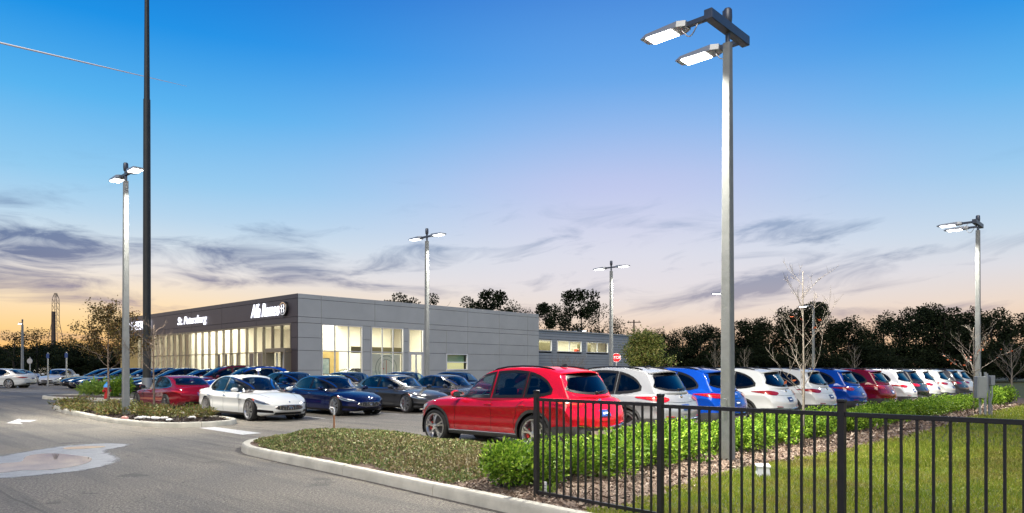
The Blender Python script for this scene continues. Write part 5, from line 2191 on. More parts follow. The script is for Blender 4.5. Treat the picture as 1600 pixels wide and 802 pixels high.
# ----------------------------------------------------------------------------
# fence
# ----------------------------------------------------------------------------
FX, FZ = .30, 8.70
f0 = np.array([CS * FZ + SN * FX, SN * FZ - CS * FX])
fd = np.array([CS * -.7455 + SN * .6665, SN * -.7455 - CS * .6665])
fd /= np.linalg.norm(fd)
frz = math.atan2(fd[1], fd[0])
FE = thing('picket_fence', 'black metal picket fence with flat rails along the lawn', 'fence', (f0[0], f0[1], .05), frz)
post_me = MB().box((0, 0, .62), (.056, .056, 1.36), bev=.003).box((0, 0, 1.315), (.068, .068, .03), bev=.008).mesh('post', M_BLACK)
pick_me = MB().box((0, 0, .63), (.0185, .0185, 1.16)).mesh('picket', M_BLACK)
rail_me = MB().box((0, 0, 0), (1.80, .03, .038), bev=.003).mesh('rail', M_BLACK)
PAN = 1.845
for k in range(5):
    link('post', post_me, FE, (k * PAN, 0, 0))
    if k < 4:
        for z in (1.215, .085):
            r_ = link('rail', rail_me, FE, (k * PAN + PAN / 2, 0, z - .012 * (1 if k else 0)))
            r_.scale = (PAN / 1.80 * .97, 1, 1)
        for j in range(15):
            link('picket', pick_me, FE, (k * PAN + PAN * (j + 1.02) / 16.04, 0, -.012 if k else 0))

# ----------------------------------------------------------------------------
# cars
# ----------------------------------------------------------------------------
suv_off = [0, 2.95, 5.75, 8.85, 11.9, 15.3, 18.4, 21.4, 24.0, 26.45, 29.0, 31.5, 33.75]
suv_col = ['red', 'silver', 'blue', 'white', 'white', 'blue', 'darkred', 'offwhite', 'black', 'white', 'white', 'grey', 'white']
suv_lab = ['bright red SUV nearest to the fence, seen from behind', 'silver SUV parked between the bright red and the blue one',
           'blue SUV partly behind the tall concrete pole', 'white SUV just right of the tall concrete pole',
           'white SUV behind the bare young tree', 'blue SUV further back, between white and dark red ones',
           'dark red SUV further back in the row', 'pale silver SUV between the dark red and the black one',
           'black SUV in the far half of the row', 'white SUV right after the black one in the row',
           'white SUV just before the grey one near the row end', 'grey SUV last but one in the row',
           'white SUV at the far end of the row by the right pole']
rng_c = random.Random(11)
for i in range(13):
    P_SUV.place('parked_suv', suv_lab[i], 'car', PAINT[suv_col[i]], (11.30 + suv_off[i] + (.14 if i else 0), 10.66 + (rng_c.uniform(-.12, .12) if i else 0), 0), R(90 + (rng_c.uniform(-.8, .8) if i else 0)),
                'SUVs parked in a row behind the hedge', fine=i < 8, scale=(1.04, 1.025, 1.02))
G1 = 'sedans parked nose out in the front row'
P_SEDAN.place('parked_sedan', 'white four-door sedan with black oval grille beside the planted island', 'car', PAINT['white'], (11.70, 23.30, .0), R(-90), G1)
P_SEDAN.place('parked_sedan', 'dark blue sedan right of the white one, nose out', 'car', PAINT['navy'], (14.98, 23.42, .0), R(-90.5), G1, scale=(.95, .98, .985))
P_SEDAN.place('parked_sedan', 'dark grey sedan with amber marker right of the dark blue one', 'car', PAINT['grey'], (17.88, 23.15, .0), R(-90), G1)
P_SEDAN.place('parked_sedan', 'grey sedan half hidden behind the hood of the bright red SUV', 'car', PAINT['grey'], (20.75, 23.2, .0), R(-90), G1, scale=(.95, .98, .985))
P_COUPE.place('parked_coupe', 'dark red coupe seen from behind, left of the white sedan', 'car', PAINT['darkred'], (11.4, 29.25, gz(0, 29)), R(90), None, scale=(.93, .97, .92))
G2 = 'cars parked in the second row before the showroom'
for i, (u, v, c, lab) in enumerate([(17.3, 30.2, 'navy', 'dark blue car showing its roof behind the dark blue sedan'), (20.4, 30.0, 'black', 'black car showing its roof between dark blue and grey sedans'),
                                    (23.9, 30.0, 'black', 'black car just left of the middle light pole'), (27.6, 30.0, 'black', 'black car showing its roof above the bright red hood')]):
    P_SEDAN.place('parked_car', lab, 'car', PAINT[c], (u, v, gz(u, v)), R(-90), G2, fine=False)
G3 = 'cars parked nose out along the glass front'
row3 = [(34.1, 'blue', 'suv', 'blue SUV behind the roof of the white sedan'), (37.2, 'darkred', 'suv', 'dark red car left of the blue SUV behind the white sedan'),
        (40.2, 'navy', 'sedan', 'dark blue car behind the dark red coupe roof'), (43.0, 'black', 'sedan', 'black car behind the bare sapling'),
        (45.9, 'navy', 'sedan', 'dark blue car beside the flag pole foot'), (48.7, 'offwhite', 'sedan', 'pale silver car behind the left light pole'),
        (51.5, 'navy', 'sedan', 'dark blue car behind the yellow-green plant'), (54.3, 'navy', 'sedan', 'dark blue car at the far left end of the nose-out row, one before last'),
        (57.2, 'black', 'sedan', 'black car at the far left end of the nose-out row')]
for i, (v, c, k, lab) in enumerate(row3):
    (P_SUV if k == 'suv' else P_SEDAN).place('parked_suv' if k == 'suv' else 'parked_car', lab, 'car', PAINT[c], (14.2 + 2.6 + .15 * (i % 3), v, gz(0, v)), R(180), G3, fine=False)
head = math.atan2(CS, -SN)
u, v = PZ(-6, 53)
P_SEDAN.place('parked_car', 'white sedan cut off by the left edge of the picture', 'car', PAINT['white'], (u, v, .30), head, None, fine=False)
u, v = PZ(92, 63)
P_SEDAN.place('parked_car', 'silver car facing the camera between two sign posts at left', 'car', PAINT['offwhite'], (u, v, .30), R(180) + GRID + R(12), None, fine=False)
u, v = PZ(14, 68)
P_SEDAN.place('parked_car', 'pale car behind the white sedan at the left edge', 'car', PAINT['offwhite'], (u, v, .30), head, None, fine=False)
u, v = PZ(60, 92)
P_SUV.place('parked_suv', 'dark SUV in the gloom under the trees at far left', 'car', PAINT['black'], (u, v, .30), head + .3, None, fine=False)
P_SEDAN.place('showroom_car', 'white car standing inside the showroom behind the first window', 'car', PAINT['white'], (30.6, BV + 2.6, FLOOR), R(180), None, fine=False, scale=(.9, .95, 1.0))
P_SEDAN.place('showroom_car', 'orange car inside the showroom behind the corner entrance', 'car', PAINT['orange'], (BU + 3.8, BV + 4.4 + 2.2, FLOOR), R(200), None, fine=False, scale=(.85, .95, .95))

# ----------------------------------------------------------------------------
# street furniture and small things
# ----------------------------------------------------------------------------
# fire hydrant
M_HYD = pmat('hydrant_red', (0.50, 0.020, 0.018), 0.4, var=0.15, scale=9)
M_HYB = pmat('hydrant_blue', (0.05, 0.33, 0.75), 0.4)
u, v = PZ(167, 33.0)
T = thing('fire_hydrant', 'red fire hydrant with bright blue bonnet in the small island', 'hydrant', (u, v, gz(u, v) + .10), 0.3)
MB().lathe([(.001, 0), (.16, 0), (.16, .05), (.11, .06), (.105, .48), (.14, .49), (.14, .53), (.11, .54)], 20).build('barrel', M_HYD, T, smooth=40)
MB().lathe([(.145, .535), (.14, .56), (.12, .64), (.07, .71), (.035, .73), (.035, .79), (.001, .80)], 20).build('bonnet', M_HYB, T, smooth=40)
for a in (0, math.pi / 2 * 1.0, math.pi):
    MB().tube([(.08 * math.cos(a), .08 * math.sin(a), .38), (.19 * math.cos(a), .19 * math.sin(a), .38)], .055, 12).build('outlet', M_HYD, T, smooth=40)

# electric cabinet on a frame
M_CAB = pmat('cabinet_grey', (0.30, 0.32, 0.31), 0.45, metal=0.3, var=0.08, scale=4)
M_CABD = pmat('conduit_grey', (0.24, 0.26, 0.28), 0.5, metal=0.3)
u, v = PZ(1538, 24.7)
T = thing('meter_cabinet', 'grey electric meter cabinet on posts at the lawn edge', 'cabinet', (u, v, .055), GRID - R(90))
MB().box((-.13, 0, .98), (.34, .20, .76), bev=.012).build('enclosure', M_CAB, T)
MB().box((-.13, -.106, .98), (.28, .012, .66), bev=.004).build('door', M_CAB, T)
MB().box((.24, -.02, 1.22), (.14, .18, .34), bev=.012).build('enclosure', M_CABD, T)
for x in (-.08, .10):
    MB().box((x, .10, .74), (.07, .05, 1.52), bev=.006).build('support_post', M_CAB, T)
MB().box((.24, .10, .62), (.06, .05, 1.28), bev=.006).build('support_post', M_CABD, T)
MB().tube([(-.02, -.06, .6), (-.02, -.06, .15), (-.02, -.06, -.1)], .032, 8).build('conduit', M_CABD, T, smooth=40)
MB().tube([(.22, -.06, 1.08), (.22, -.08, .7), (.16, -.08, .45), (.22, -.06, .3), (.22, -.05, -.1)], .024, 8).build('conduit', M_CABD, T, smooth=40)
MB().tube([(.05, -.08, 1.46), (.05, -.10, 1.0), (.02, -.10, .80), (-.06, -.08, .75)], .024, 8).build('conduit', M_CABD, T, smooth=40)

# valve box and small white stake in the mulch
u, v = PZ(1192, 10.6)
T = thing('valve_box', 'pale plastic ground box in the mulch behind the fence', 'box', (u, v, .055), .5)
MB().add([(-.15, -.10, -.03), (.15, -.10, -.03), (.15, .10, -.03), (-.15, .10, -.03), (-.125, -.08, .13), (.125, -.08, .13), (.125, .08, .13), (-.125, .08, .13)],
         [(0, 1, 5, 4), (1, 2, 6, 5), (2, 3, 7, 6), (3, 0, 4, 7)]).build('body', M_WHITE, T)
MB().box((0, 0, .145), (.29, .20, .035), bev=.008).build('lid', M_WHITE, T)
u, v = PZ(851, 8.75)
T = thing('fence_stake', 'small white stake at the foot of the first fence post', 'stake', (u, v, .05), GRID - R(90))
MB().box((0, 0, .09), (.055, .02, .22), bev=.004).build('stake', M_WHITE, T)
for k in range(4):
    MB().box((0, -.0115, .05 + k * .035), (.035, .003, .014)).build('slot', M_SILVER, T)

# copper standpipe at the tip of the island
M_COPPER = pmat('copper_pipe', (0.38, 0.20, 0.11), 0.4, metal=0.8, var=0.2, scale=12)
u, v = PZ(522, 16.3)
T = thing('standpipe', 'thin copper standpipe with bent head in the groundcover', 'pipe', (u, v, .20), GRID - R(90))
MB().tube([(0, 0, -.1), (0, 0, .42)], .022, 8).build('pipe', M_COPPER, T, smooth=40)
MB().tube([(0, 0, .40), (0, 0, .52), (-.02, 0, .56), (-.07, 0, .57), (-.10, 0, .53)], .024, 8).build('head', M_SILVER, T, smooth=40)

# stop sign
M_SIGNRED = pmat('sign_red', (0.55, 0.015, 0.02), 0.4)
M_POST = pmat('sign_post', (0.33, 0.34, 0.34), 0.5, metal=0.5)
u, v = PZ(963, 46)
T = thing('stop_sign', 'red octagonal stop sign in front of the service wing', 'sign', (u, v, gz(u, v)), GRID - R(90))
MB().box((0, .02, 1.3), (.06, .04, 2.7)).build('post', M_POST, T)
zc = HZ(559, 46) - gz(u, v)
oc = [(.31 * math.cos(R(22.5 + 45 * k)), .31 * math.sin(R(22.5 + 45 * k))) for k in range(8)]
MB().add([(x, -.006, zc + y) for x, y in oc] + [(x, -.014, zc + y) for x, y in oc], [tuple(range(8, 16))] + [(k, 8 + k, 8 + (k + 1) % 8, (k + 1) % 8) for k in range(8)]).build('plate', M_WHITE, T)
pl = MB().add([(x * .93, -.015, zc + y * .93) for x, y in oc] + [(x * .93, -.018, zc + y * .93) for x, y in oc], [tuple(range(8, 16))] + [(k, 8 + k, 8 + (k + 1) % 8, (k + 1) % 8) for k in range(8)]).build('plate_face', M_SIGNRED, T)
cu = bpy.data.curves.new('sign_text', 'FONT')
cu.body = 'STOP'
cu.align_x, cu.align_y, cu.size, cu.extrude, cu.offset = 'CENTER', 'CENTER', .24, .002, .005
o = bpy.data.objects.new('sign_text', cu)
COL.objects.link(o)
cu.materials.append(M_WHITE)
o.location = (0, -.022, zc)
o.rotation_euler = (R(90), 0, 0)
to_mesh(o, T)
# sign posts at far left
M_SIGNBLUE = pmat('sign_blue', (0.02, 0.05, 0.16), 0.4)
for i, (px, Z, top, lab) in enumerate([(75, 58, 551, 'thin sign post with small blue parking sign left of the silver car'), (104, 55, 550, 'thin sign post with blue parking sign right of the silver car'),
                                       (47, 70, 558, 'sign post with round-topped pale sign under the dark trees')]):
    u, v = PZ(px, Z)
    T = thing('sign_post', lab, 'sign', (u, v, .32), GRID - R(90))
    h = HZ(top, Z) - .32
    MB().box((0, 0, h / 2 - .1), (.09, .06, h + .2)).build('post', M_POST, T)
    if i < 2:
        MB().box((0, -.04, h - .28), (.24, .02, .36), bev=.008).build('sign_plate', M_SIGNBLUE, T)
    else:
        MB().lathe([(.001, -.06), (.27, -.06), (.27, -.04)], 16, 'y', (0, 0, h - .4)).build('sign_plate', M_SILVER, T)

# lattice tower, timber poles
M_TIMBER = pmat('timber_pole', (0.07, 0.05, 0.04), 0.9, var=0.3, scale=1)
M_LATT = pmat('lattice_steel', (0.22, 0.17, 0.13), 0.6, metal=0.4)
u, v = PZ(87, 205)
Ht = HZ(458, 205)
T = thing('lattice_tower', 'slender steel lattice tower on the horizon at left', 'tower', (u, v, 0), GRID)


def wid(z):
    return 2.6 - 1.95 * z / (Ht * .66) if z < Ht * .66 else .65 - .45 * max(0, (z - Ht * .92) / (Ht * .08))


lev = list(np.linspace(0, Ht, 15))
for sx in (-1, 1):
    for sy in (-1, 1):
        MB().tube([(sx * wid(z) , sy * wid(z), z) for z in lev], .08, 4).build('tower_leg', M_LATT, T)
mb = MB()
for a, b in zip(lev, lev[1:]):
    wa, wb_ = wid(a), wid(b)
    for s in (-1, 1):
        mb.tube([(-wa, s * wa, a), (wb_, s * wb_, b)], .04, 4, cap=False)
        mb.tube([(wa, s * wa, a), (-wb_, s * wb_, b)], .04, 4, cap=False)
        mb.tube([(s * wa, -wa, a), (s * wb_, wb_, b)], .04, 4, cap=False)
mb.build('bracing', M_LATT, T)
u, v = PZ(83.5, 150)
T = thing('utility_pole', 'dark timber pole left of the lattice tower', 'utility pole', (u, v, 0), GRID, 'timber utility poles')
MB().tube([(0, 0, 0), (0, 0, HZ(487, 150))], [.50, .38], 8).build('pole', M_TIMBER, T)
for i, (px, top, lab) in enumerate([(990.5, 500, 'timber utility pole with cross-arms right of the far trees'), (1014.5, 518, 'shorter timber utility pole above the yellow-green tree')]):
    u, v = PZ(px, 150)
    T = thing('utility_pole', lab, 'utility pole', (u, v, 0), GRID, 'timber utility poles')
    h = HZ(top, 150)
    MB().tube([(0, 0, 0), (0, 0, h)], [.22, .15], 8).build('pole', M_TIMBER, T)
    for k, dz in enumerate((.5, 3.0 if i == 0 else 1.6)):
        MB().box((0, 0, h - dz), (.18, 2.9 if k == 0 else 2.0, .18)).build('cross_arm', M_TIMBER, T)
        for s in (-1, 0, 1):
            MB().tube([(0, s * 1.1, h - dz), (0, s * 1.1, h - dz + .35)], .07, 5).build('insulator', M_TIMBER, T)

# contrail high above the left half of the view
M_TRAIL = pmat('contrail_ice', (.95, .95, .95), .9)
p0, p1 = PZ(-60, 1900), PZ(292, 2400)
T = tag(MB().tube([(p0[0], p0[1], HZ(53, 1900)), (p1[0] * .5 + p0[0] * .5, p0[1] * .5 + p1[1] * .5, (HZ(53, 1900) + HZ(135, 2400)) / 2), (p1[0], p1[1], HZ(135, 2400))], [2.7, 2.1, .4], 10).build('contrail', M_TRAIL, smooth='all'),
        'thin white contrail in the upper left sky', 'contrail')
# ----------------------------------------------------------------------------
# vegetation
# ----------------------------------------------------------------------------
L_HEDGE = leafmat('hedge_leaf', [(0, (.045, .100, .010)), (.4, (.11, .215, .018)), (.8, (.22, .35, .030)), (1, (.34, .45, .06))], .5, .3, .15)
L_COVER = leafmat('cover_leaf', [(0, (.055, .080, .022)), (.35, (.11, .155, .040)), (.6, (.19, .22, .07)), (.8, (.24, .18, .09)), (1, (.15, .09, .05))], .5, .2, patch=[(.17, .13, .06), (.13, .18, .04)])
L_GRASS = leafmat('grass_blade', [(0, (.13, .175, .010)), (.5, (.21, .28, .018)), (.85, (.31, .33, .030)), (1, (.40, .33, .09))], .5, .35, patch=[(.23, .17, .05), (.085, .16, .012)])
L_UNLIT = leafmat('unlit_leaf', [(0, (.009, .014, .007)), (.6, (.015, .023, .010)), (1, (.022, .032, .014))], .8, .10, .08)  # the unlit look of the woods is put into the leaf colour
L_BROWN = leafmat('brown_leaf', [(0, (.050, .040, .014)), (.5, (.11, .085, .022)), (.8, (.15, .105, .025)), (1, (.20, .085, .025))], .55, .35)
L_YGREEN = leafmat('yellow_green_leaf', [(0, (.11, .15, .03)), (.6, (.24, .28, .06)), (1, (.38, .30, .10))], .5, .3)
L_ISLAND = leafmat('island_leaf', [(0, (.055, .075, .015)), (.5, (.13, .15, .03)), (.8, (.21, .17, .045)), (1, (.22, .08, .04))], .5, .25)
L_LIME = leafmat('lime_leaf', [(0, (.20, .34, .05)), (1, (.42, .55, .12))], .4, .4)
L_RED = leafmat('red_leaf', [(0, (.30, .05, .02)), (1, (.45, .12, .05))], .5, .4)
L_CHIP = leafmat('mulch_chip', [(0, (.05, .03, .02)), (.4, (.15, .10, .07)), (.8, (.30, .23, .18)), (1, (.42, .36, .30))], .9, 0.0)
L_DCHIP = leafmat('dark_chip', [(0, (.015, .010, .008)), (.7, (.05, .034, .026)), (1, (.11, .085, .065))], .9, 0.0)


def blob_points(rng, n, rx, ry, rz, shell=.55):
    d = rng.normal(size=(n, 3))
    d /= np.linalg.norm(d, axis=1, keepdims=True)
    r = shell + (1 - shell) * rng.uniform(0, 1, n) ** .7
    return d * r[:, None] * np.array([rx, ry, rz]), d


def shrub_mesh(seed, rx, ry, h, n, leaf, mat, name='foliage'):
    rng = np.random.default_rng(seed)
    P, D = [], []
    for k in range(11):
        c = rng.normal(size=3) * np.array([rx * .42, ry * .42, h * .10])
        c[2] += h * .52
        s = rng.uniform(.38, .62)
        p, d = blob_points(rng, n // 11, rx * s, ry * s, h * .46 * rng.uniform(.8, 1.08))
        P.append(p + c)
        D.append(d)
    P, D = np.concatenate(P), np.concatenate(D)
    P[:, 2] = np.maximum(P[:, 2], .03)
    return quads_mesh(name, leaf_quads(P, rng, leaf, up=.35, outward=D, aspect=.6), mat)


def stems_mesh(seed, r, h, mat, n=7):
    rng = random.Random(seed)
    mb = MB()
    for k in range(n):
        a = rng.uniform(0, 6.28)
        q = r * rng.uniform(.3, .9)
        mb.tube([(0, 0, -.05), (q * .4 * math.cos(a), q * .4 * math.sin(a), h * .4), (q * math.cos(a), q * math.sin(a), h * rng.uniform(.6, .9))], [.014, .010, .004], 5)
    return mb.mesh('stem', mat)


hed = [shrub_mesh(20 + k, .56, .56, .60, 3000, .058, L_HEDGE) for k in range(4)]
hst = stems_mesh(3, .4, .5, M_BARK)
rngp = random.Random(4)


def shrub(kind, label, cat, loc, meshes, stem, group=None, s=1.0, sz=None, rz=None):
    T = thing(kind, label, cat, loc, rngp.uniform(0, 6.28) if rz is None else rz, group)
    T.scale = (s, s, sz or s)
    link('foliage', meshes[rngp.randrange(len(meshes))], T)
    link('stem', stem, T)
    return T


# front shrub at the fence end, then the hedge
u, v = PZ(796, 9.35)
shrub('hedge_shrub', 'rounded bright green shrub at the end of the fence', 'shrub', (u, v, bed_z(u, v)), hed, hst, 'hedge shrubs', .88, .95)
u, v = PZ(846, 8.95)
shrub('low_plant', 'tiny green plant at the foot of the first fence post', 'plant', (u - .06, v - .12, .05), hed, hst, None, .20, .24)
k = 0
uu = 7.25
while uu < 33.0:
    vv = 6.35 + .12 * math.sin(k * 2.3)
    if abs(uu - 11.56) < .55:
        vv = 6.65
    shrub('hedge_shrub', 'green hedge shrub, %s from the fence end along the SUV row' % ords(k), 'shrub', (uu, vv, bed_z(uu, vv)), hed, hst, 'hedge shrubs', rngp.uniform(.92, 1.10), rngp.uniform(.80, .96))
    k += 1
    uu += rngp.uniform(.66, .80) if uu < 20 else rngp.uniform(.8, .98)
for i, (uu, vv) in enumerate([(37.2, 6.3), (38.2, 6.2), (39.2, 6.3), (40.2, 6.2)]):
    shrub('hedge_shrub', 'green shrub beyond the meter cabinet, %s of four' % ords(i), 'shrub', (uu, vv, .06), hed, hst, 'hedge shrubs', 1.2, 1.3)

# groundcover on the island mound
rng = np.random.default_rng(9)
in_c0 = inside([(5.5, 7.0), (5.5, 15.2), (9.7, 15.2), (9.7, 8.7), (8.0, 7.4), (6.8, 6.9)])
in_cover = lambda u, v: in_c0(u, v) and _clear(u, v, .24 + .10 * math.sin(u * 9) * math.sin(v * 5))
pts = []
while len(pts) < 46000:
    c = rng.uniform((6.0, 6.6), (9.6, 14.9), size=(20000, 2))
    for p in c:
        if in_cover(p[0], p[1]):
            pts.append((p[0], p[1], bed_z(p[0], p[1])))
pts = np.array(pts[:46000])
hh = .03 + .045 * (np.sin(pts[:, 0] * 3.1) * np.sin(pts[:, 1] * 2.3 + .6) * .5 + .5)
pts[:, 2] += hh * rng.uniform(.2, 1.0, len(pts))
tag(link('groundcover', quads_mesh('groundcover', leaf_quads(pts, rng, .042, up=.7, aspect=.6), L_COVER)), 'low brown-green groundcover on the kerbed island', 'groundcover', kind='stuff')


def chips(name, n, area, ok, zf, mat, label, size=.055):
    rng = np.random.default_rng(31)
    (u0, u1), (v0, v1) = area
    P = []
    while len(P) < n:
        c = rng.uniform((u0, v0), (u1, v1), size=(n, 2))
        P += [(p[0], p[1], zf(p[0], p[1]) + .008) for p in c if ok(p[0], p[1])]
    P = np.array(P[:n])
    return tag(link(name, quads_mesh(name, leaf_quads(P, rng, size, up=.1, aspect=.35, jitter=.7, flat=.55), mat)), label, 'mulch', kind='stuff')


chips('mulch', 16000, ((5.9, 16.5), (4.5, 7.4)), lambda u, v: inset(u, v) and v > LAWN_EDGE(u) - .1 + .18 * math.sin(u * 5) and not in_cover(u, v), bed_z, L_CHIP, 'brown wood chip mulch round the hedge')
chips('mulch', 9000, ((16.5, 40), (4.6, 7.0)), lambda u, v: v > LAWN_EDGE(u) - .1 + .25 * math.sin(u * 3), bed_z, L_CHIP, 'brown wood chip mulch along the far hedge', .09)
lz = lambda u, v: gz(u, v) + .12
in_li = inside(shrink(LEFT_ISLAND, .22))
chips('mulch', 7000, ((7.4, 10.3), (20.2, 33)), in_li, lz, L_DCHIP, 'dark mulch in the planted island by the sedans', .07)


def grass(name, n, area, ok, L, label, seed):
    rng = np.random.default_rng(seed)
    (u0, u1), (v0, v1) = area
    P = []
    while len(P) < n:
        c = rng.uniform((u0, v0), (u1, v1), size=(n, 2))
        P += [(p[0], p[1], .055) for p in c if ok(p[0], p[1])]
    P = np.array(P[:n])
    d = rng.normal(size=(n, 3)) * .55
    d[:, 2] = 1.0
    d /= np.linalg.norm(d, axis=1, keepdims=True)
    s = np.cross(d, rng.normal(size=(n, 3)))
    s /= np.linalg.norm(s, axis=1, keepdims=True)
    ln = (L * rng.uniform(.5, 1.25, n))[:, None]
    w = L * .10
    V = np.empty((n, 4, 3))
    V[:, 0] = P - s * w
    V[:, 1] = P + s * w
    V[:, 2] = P + d * ln + s * w * .25
    V[:, 3] = P + d * ln - s * w * .25
    return tag(link(name, quads_mesh(name, V, L_GRASS)), label, 'grass', kind='stuff')


def seen(u, v, a=-.02, b=1.15):
    Z = u * CS + v * SN
    X = u * SN - v * CS
    return Z > 7.2 and a < X / Z < b


thin = lambda u, v: math.sin(u * 1.7 + 1.3 * math.sin(v * 2.1)) * math.sin(v * 1.9 + u * .6) > -.72
grass('grass', 120000, ((5.9, 17.5), (-2.5, 5.1)), lambda u, v: (u > 8 or inset(u, v)) and v < LAWN_EDGE(u) + .1 * math.sin(u * 7) and seen(u, v), .050, 'short green lawn grass behind the fence', 3)
grass('grass', 85000, ((15.5, 45), (-6, 5.2)), lambda u, v: v < LAWN_EDGE(u) and seen(u, v), .080, 'lawn grass further back to the right', 4)


# ---- branching trees ---------------------------------------------------------
def branches(seed, H, r0, first, n, spread, up=.55, sub=3, curve=.15, tips=None, leader=True, lean=(0, 0)):
    """trunk, limbs and twigs as one mesh each; collects twig points in tips"""
    rng = random.Random(seed)
    tr, lb = MB(), MB()
    top = H if leader else H * .55
    P = [Vector((lean[0] * t * t + .02 * math.sin(t * 9) * H * .2, lean[1] * t * t + .02 * math.cos(t * 7) * H * .2, top * t)) for t in np.linspace(0, 1, 9)]
    base = P[0].copy()
    P = [p - Vector((base.x, base.y, .05 * (1 if i == 0 else 0))) for i, p in enumerate(P)]
    tr.tube(P, [r0 * (1 - .88 * t) + .004 for t in np.linspace(0, 1, 9)], 7)

    def grow(p, d, L, r, lvl):
        pts = [p]
        q = p
        dd = d.copy()
        steps = 4
        for s in range(steps):
            dd = (dd + Vector((rng.uniform(-1, 1), rng.uniform(-1, 1), rng.uniform(-.3, 1))) * curve).normalized()
            q = q + dd * (L / steps)
            pts.append(q)
        lb.tube(pts, [r * .82 * (1 - .75 * i / steps) + .0012 for i in range(steps + 1)], 5 if lvl == 0 else 4, cap=False)
        if tips is not None and lvl >= sub - 2:
            tips.extend(pts[1:])
        if lvl < sub - 1:
            for k in range(rng.randint(3, 5)):
                i = rng.randint(1, steps)
                nd = (dd + Vector((rng.uniform(-1, 1), rng.uniform(-1, 1), rng.uniform(-.2, .8))) * .85).normalized()
                grow(pts[i], nd, L * rng.uniform(.35, .58), r * .45, lvl + 1)
    for k in range(n):
        t = first + (1 - first) * (k + rng.random() * .5) / n * .96
        s = t * 8
        i = min(int(s), 7)
        p = P[i].lerp(P[i + 1], s - i)
        a = k * 2.399 + rng.uniform(-.4, .4)
        d = Vector((math.cos(a), math.sin(a), up * 1.4)).normalized()
        L = spread * (1.0 - .62 * (t - first) / max(1 - first, .01)) * rng.uniform(.75, 1.15)
        grow(p, d, L, r0 * .42 * (1 - .6 * t), 0)
    return tr, lb


def tree_leaves(tips, seed, per, leaf, spread, mat):
    rng = np.random.default_rng(seed)
    T = np.array([tuple(p) for p in tips])
    P = np.repeat(T, per, axis=0) + rng.normal(size=(len(T) * per, 3)) * spread
    return quads_mesh('crown', leaf_quads(P, rng, leaf, up=-.1, aspect=.55), mat)


def bare_tree(label, px, Z, top, z, seed, r0, first, n, spread, up, bark, red=0, group='bare young trees', sub=3):
    u, v = PZ(px, Z)
    H = HZ(top, Z) - z
    tips = []
    tr, lb = branches(seed, H, r0, first, n, spread, up, sub, tips=tips)
    T = thing('bare_tree', label, 'tree', (u, v, z), 0, group)
    tr.build('trunk', bark, T, smooth='all')
    lb.build('branches', bark, T, smooth='all')
    if red:
        rr = random.Random(seed)
        tt = [p for p in tips if p.z < H * .75]
        rng = np.random.default_rng(seed)
        T2 = np.array([tuple(rr.choice(tt)) for _ in range(red)])
        link('leaves', quads_mesh('leaves', leaf_quads(T2, rng, .10, up=-.2), L_RED), T)
    return T


bare_tree('pale bare young tree standing in the hedge before white SUVs', 1254, 14.5, 424, .06, 2, .028, .22, 12, 1.05, .75, M_PALEBARK, 6)
bare_tree('bare young tree with a few red leaves left of the right light pole', 1521, 27.6, 512, .06, 5, .045, .35, 12, 1.25, .45, M_PALEBARK, 26)
bare_tree('pale bare tree at the far right edge beyond the cabinet', 1580, 36, 543, .06, 8, .05, .30, 13, 1.35, .8, M_PALEBARK)
bare_tree('small bare tree over the red SUV roofs before the woods', 1335, 62, 543, .06, 11, .05, .35, 12, 1.3, .8, M_PALEBARK)
bare_tree('small bare tree just left of the nearest pole', 1117, 62, 535, .06, 12, .05, .35, 12, 1.2, .9, M_PALEBARK)
bare_tree('small bare tree just right of the nearest pole', 1163, 66, 546, .06, 13, .05, .35, 11, 1.1, .9, M_PALEBARK)
bare_tree('bare sapling with ties in the left island beside the dark red coupe', 240, 23.8, 508, .12, 14, .035, .42, 15, 1.0, .55, M_BARK)
# wide leafless bush before the service wing
u, v = PZ(886, 56)
tr, lb = branches(21, HZ(549, 56) - .3, .06, .08, 34, 2.0, .55, 3, leader=False)
T = thing('bare_bush', 'wide leafless bush before the service wing windows', 'bush', (u, v, .3))
tr.build('trunk', M_PALEBARK, T)
lb.build('branches', M_PALEBARK, T)

# leafy tree in the left island
u, v = PZ(169, 29.5)
tips = []
tr, lb = branches(33, HZ(500, 29.5) - .12, .05, .40, 16, 1.45, .30, 3, tips=tips)
T = thing('leafy_tree', 'small brown-green tree in the left island before the sunset', 'tree', (u, v, .18))
tr.build('trunk', M_BARK, T, smooth='all')
lb.build('branches', M_BARK, T)
link('crown', tree_leaves(tips, 3, 6, .085, .12, L_BROWN), T)

# yellow-green tree right of the wing
u, v = PZ(1007, 60)
tips = []
tr, lb = branches(41, HZ(534, 60), .10, .18, 22, 1.75, .4, 3, tips=tips)
T = thing('leafy_tree', 'round yellow-green tree right of the stop sign', 'tree', (u, v, .2))
tr.build('trunk', M_BARK, T, smooth='all')
lb.build('branches', M_BARK, T)
link('crown', tree_leaves(tips, 5, 7, .17, .26, L_YGREEN), T)

# low shrubs in the left island
isl = [shrub_mesh(60 + k, .55, .55, .36, 800, .066, L_ISLAND) for k in range(3)]
ist = stems_mesh(7, .4, .45, M_BARK, 10)
spots = [(7.95, 30.6), (7.95, 29.2), (8.0, 27.9), (8.2, 26.6), (8.9, 27.2), (8.0, 25.6), (9.0, 25.9), (8.6, 24.4), (9.3, 24.5), (9.6, 23.4), (8.9, 23.2), (9.55, 22.4), (8.7, 30.9), (9.3, 29.3)]
for i, (a, b) in enumerate(spots):
    shrub('low_shrub', 'low yellow-green shrub in the left island, %s from its far end' % ords(sorted(spots, key=lambda q: -q[1]).index((a, b))), 'shrub', (a, b, gz(a, b) + .12), isl, ist, 'low shrubs in the left island', rngp.uniform(.8, 1.1), rngp.uniform(.75, 1.05))
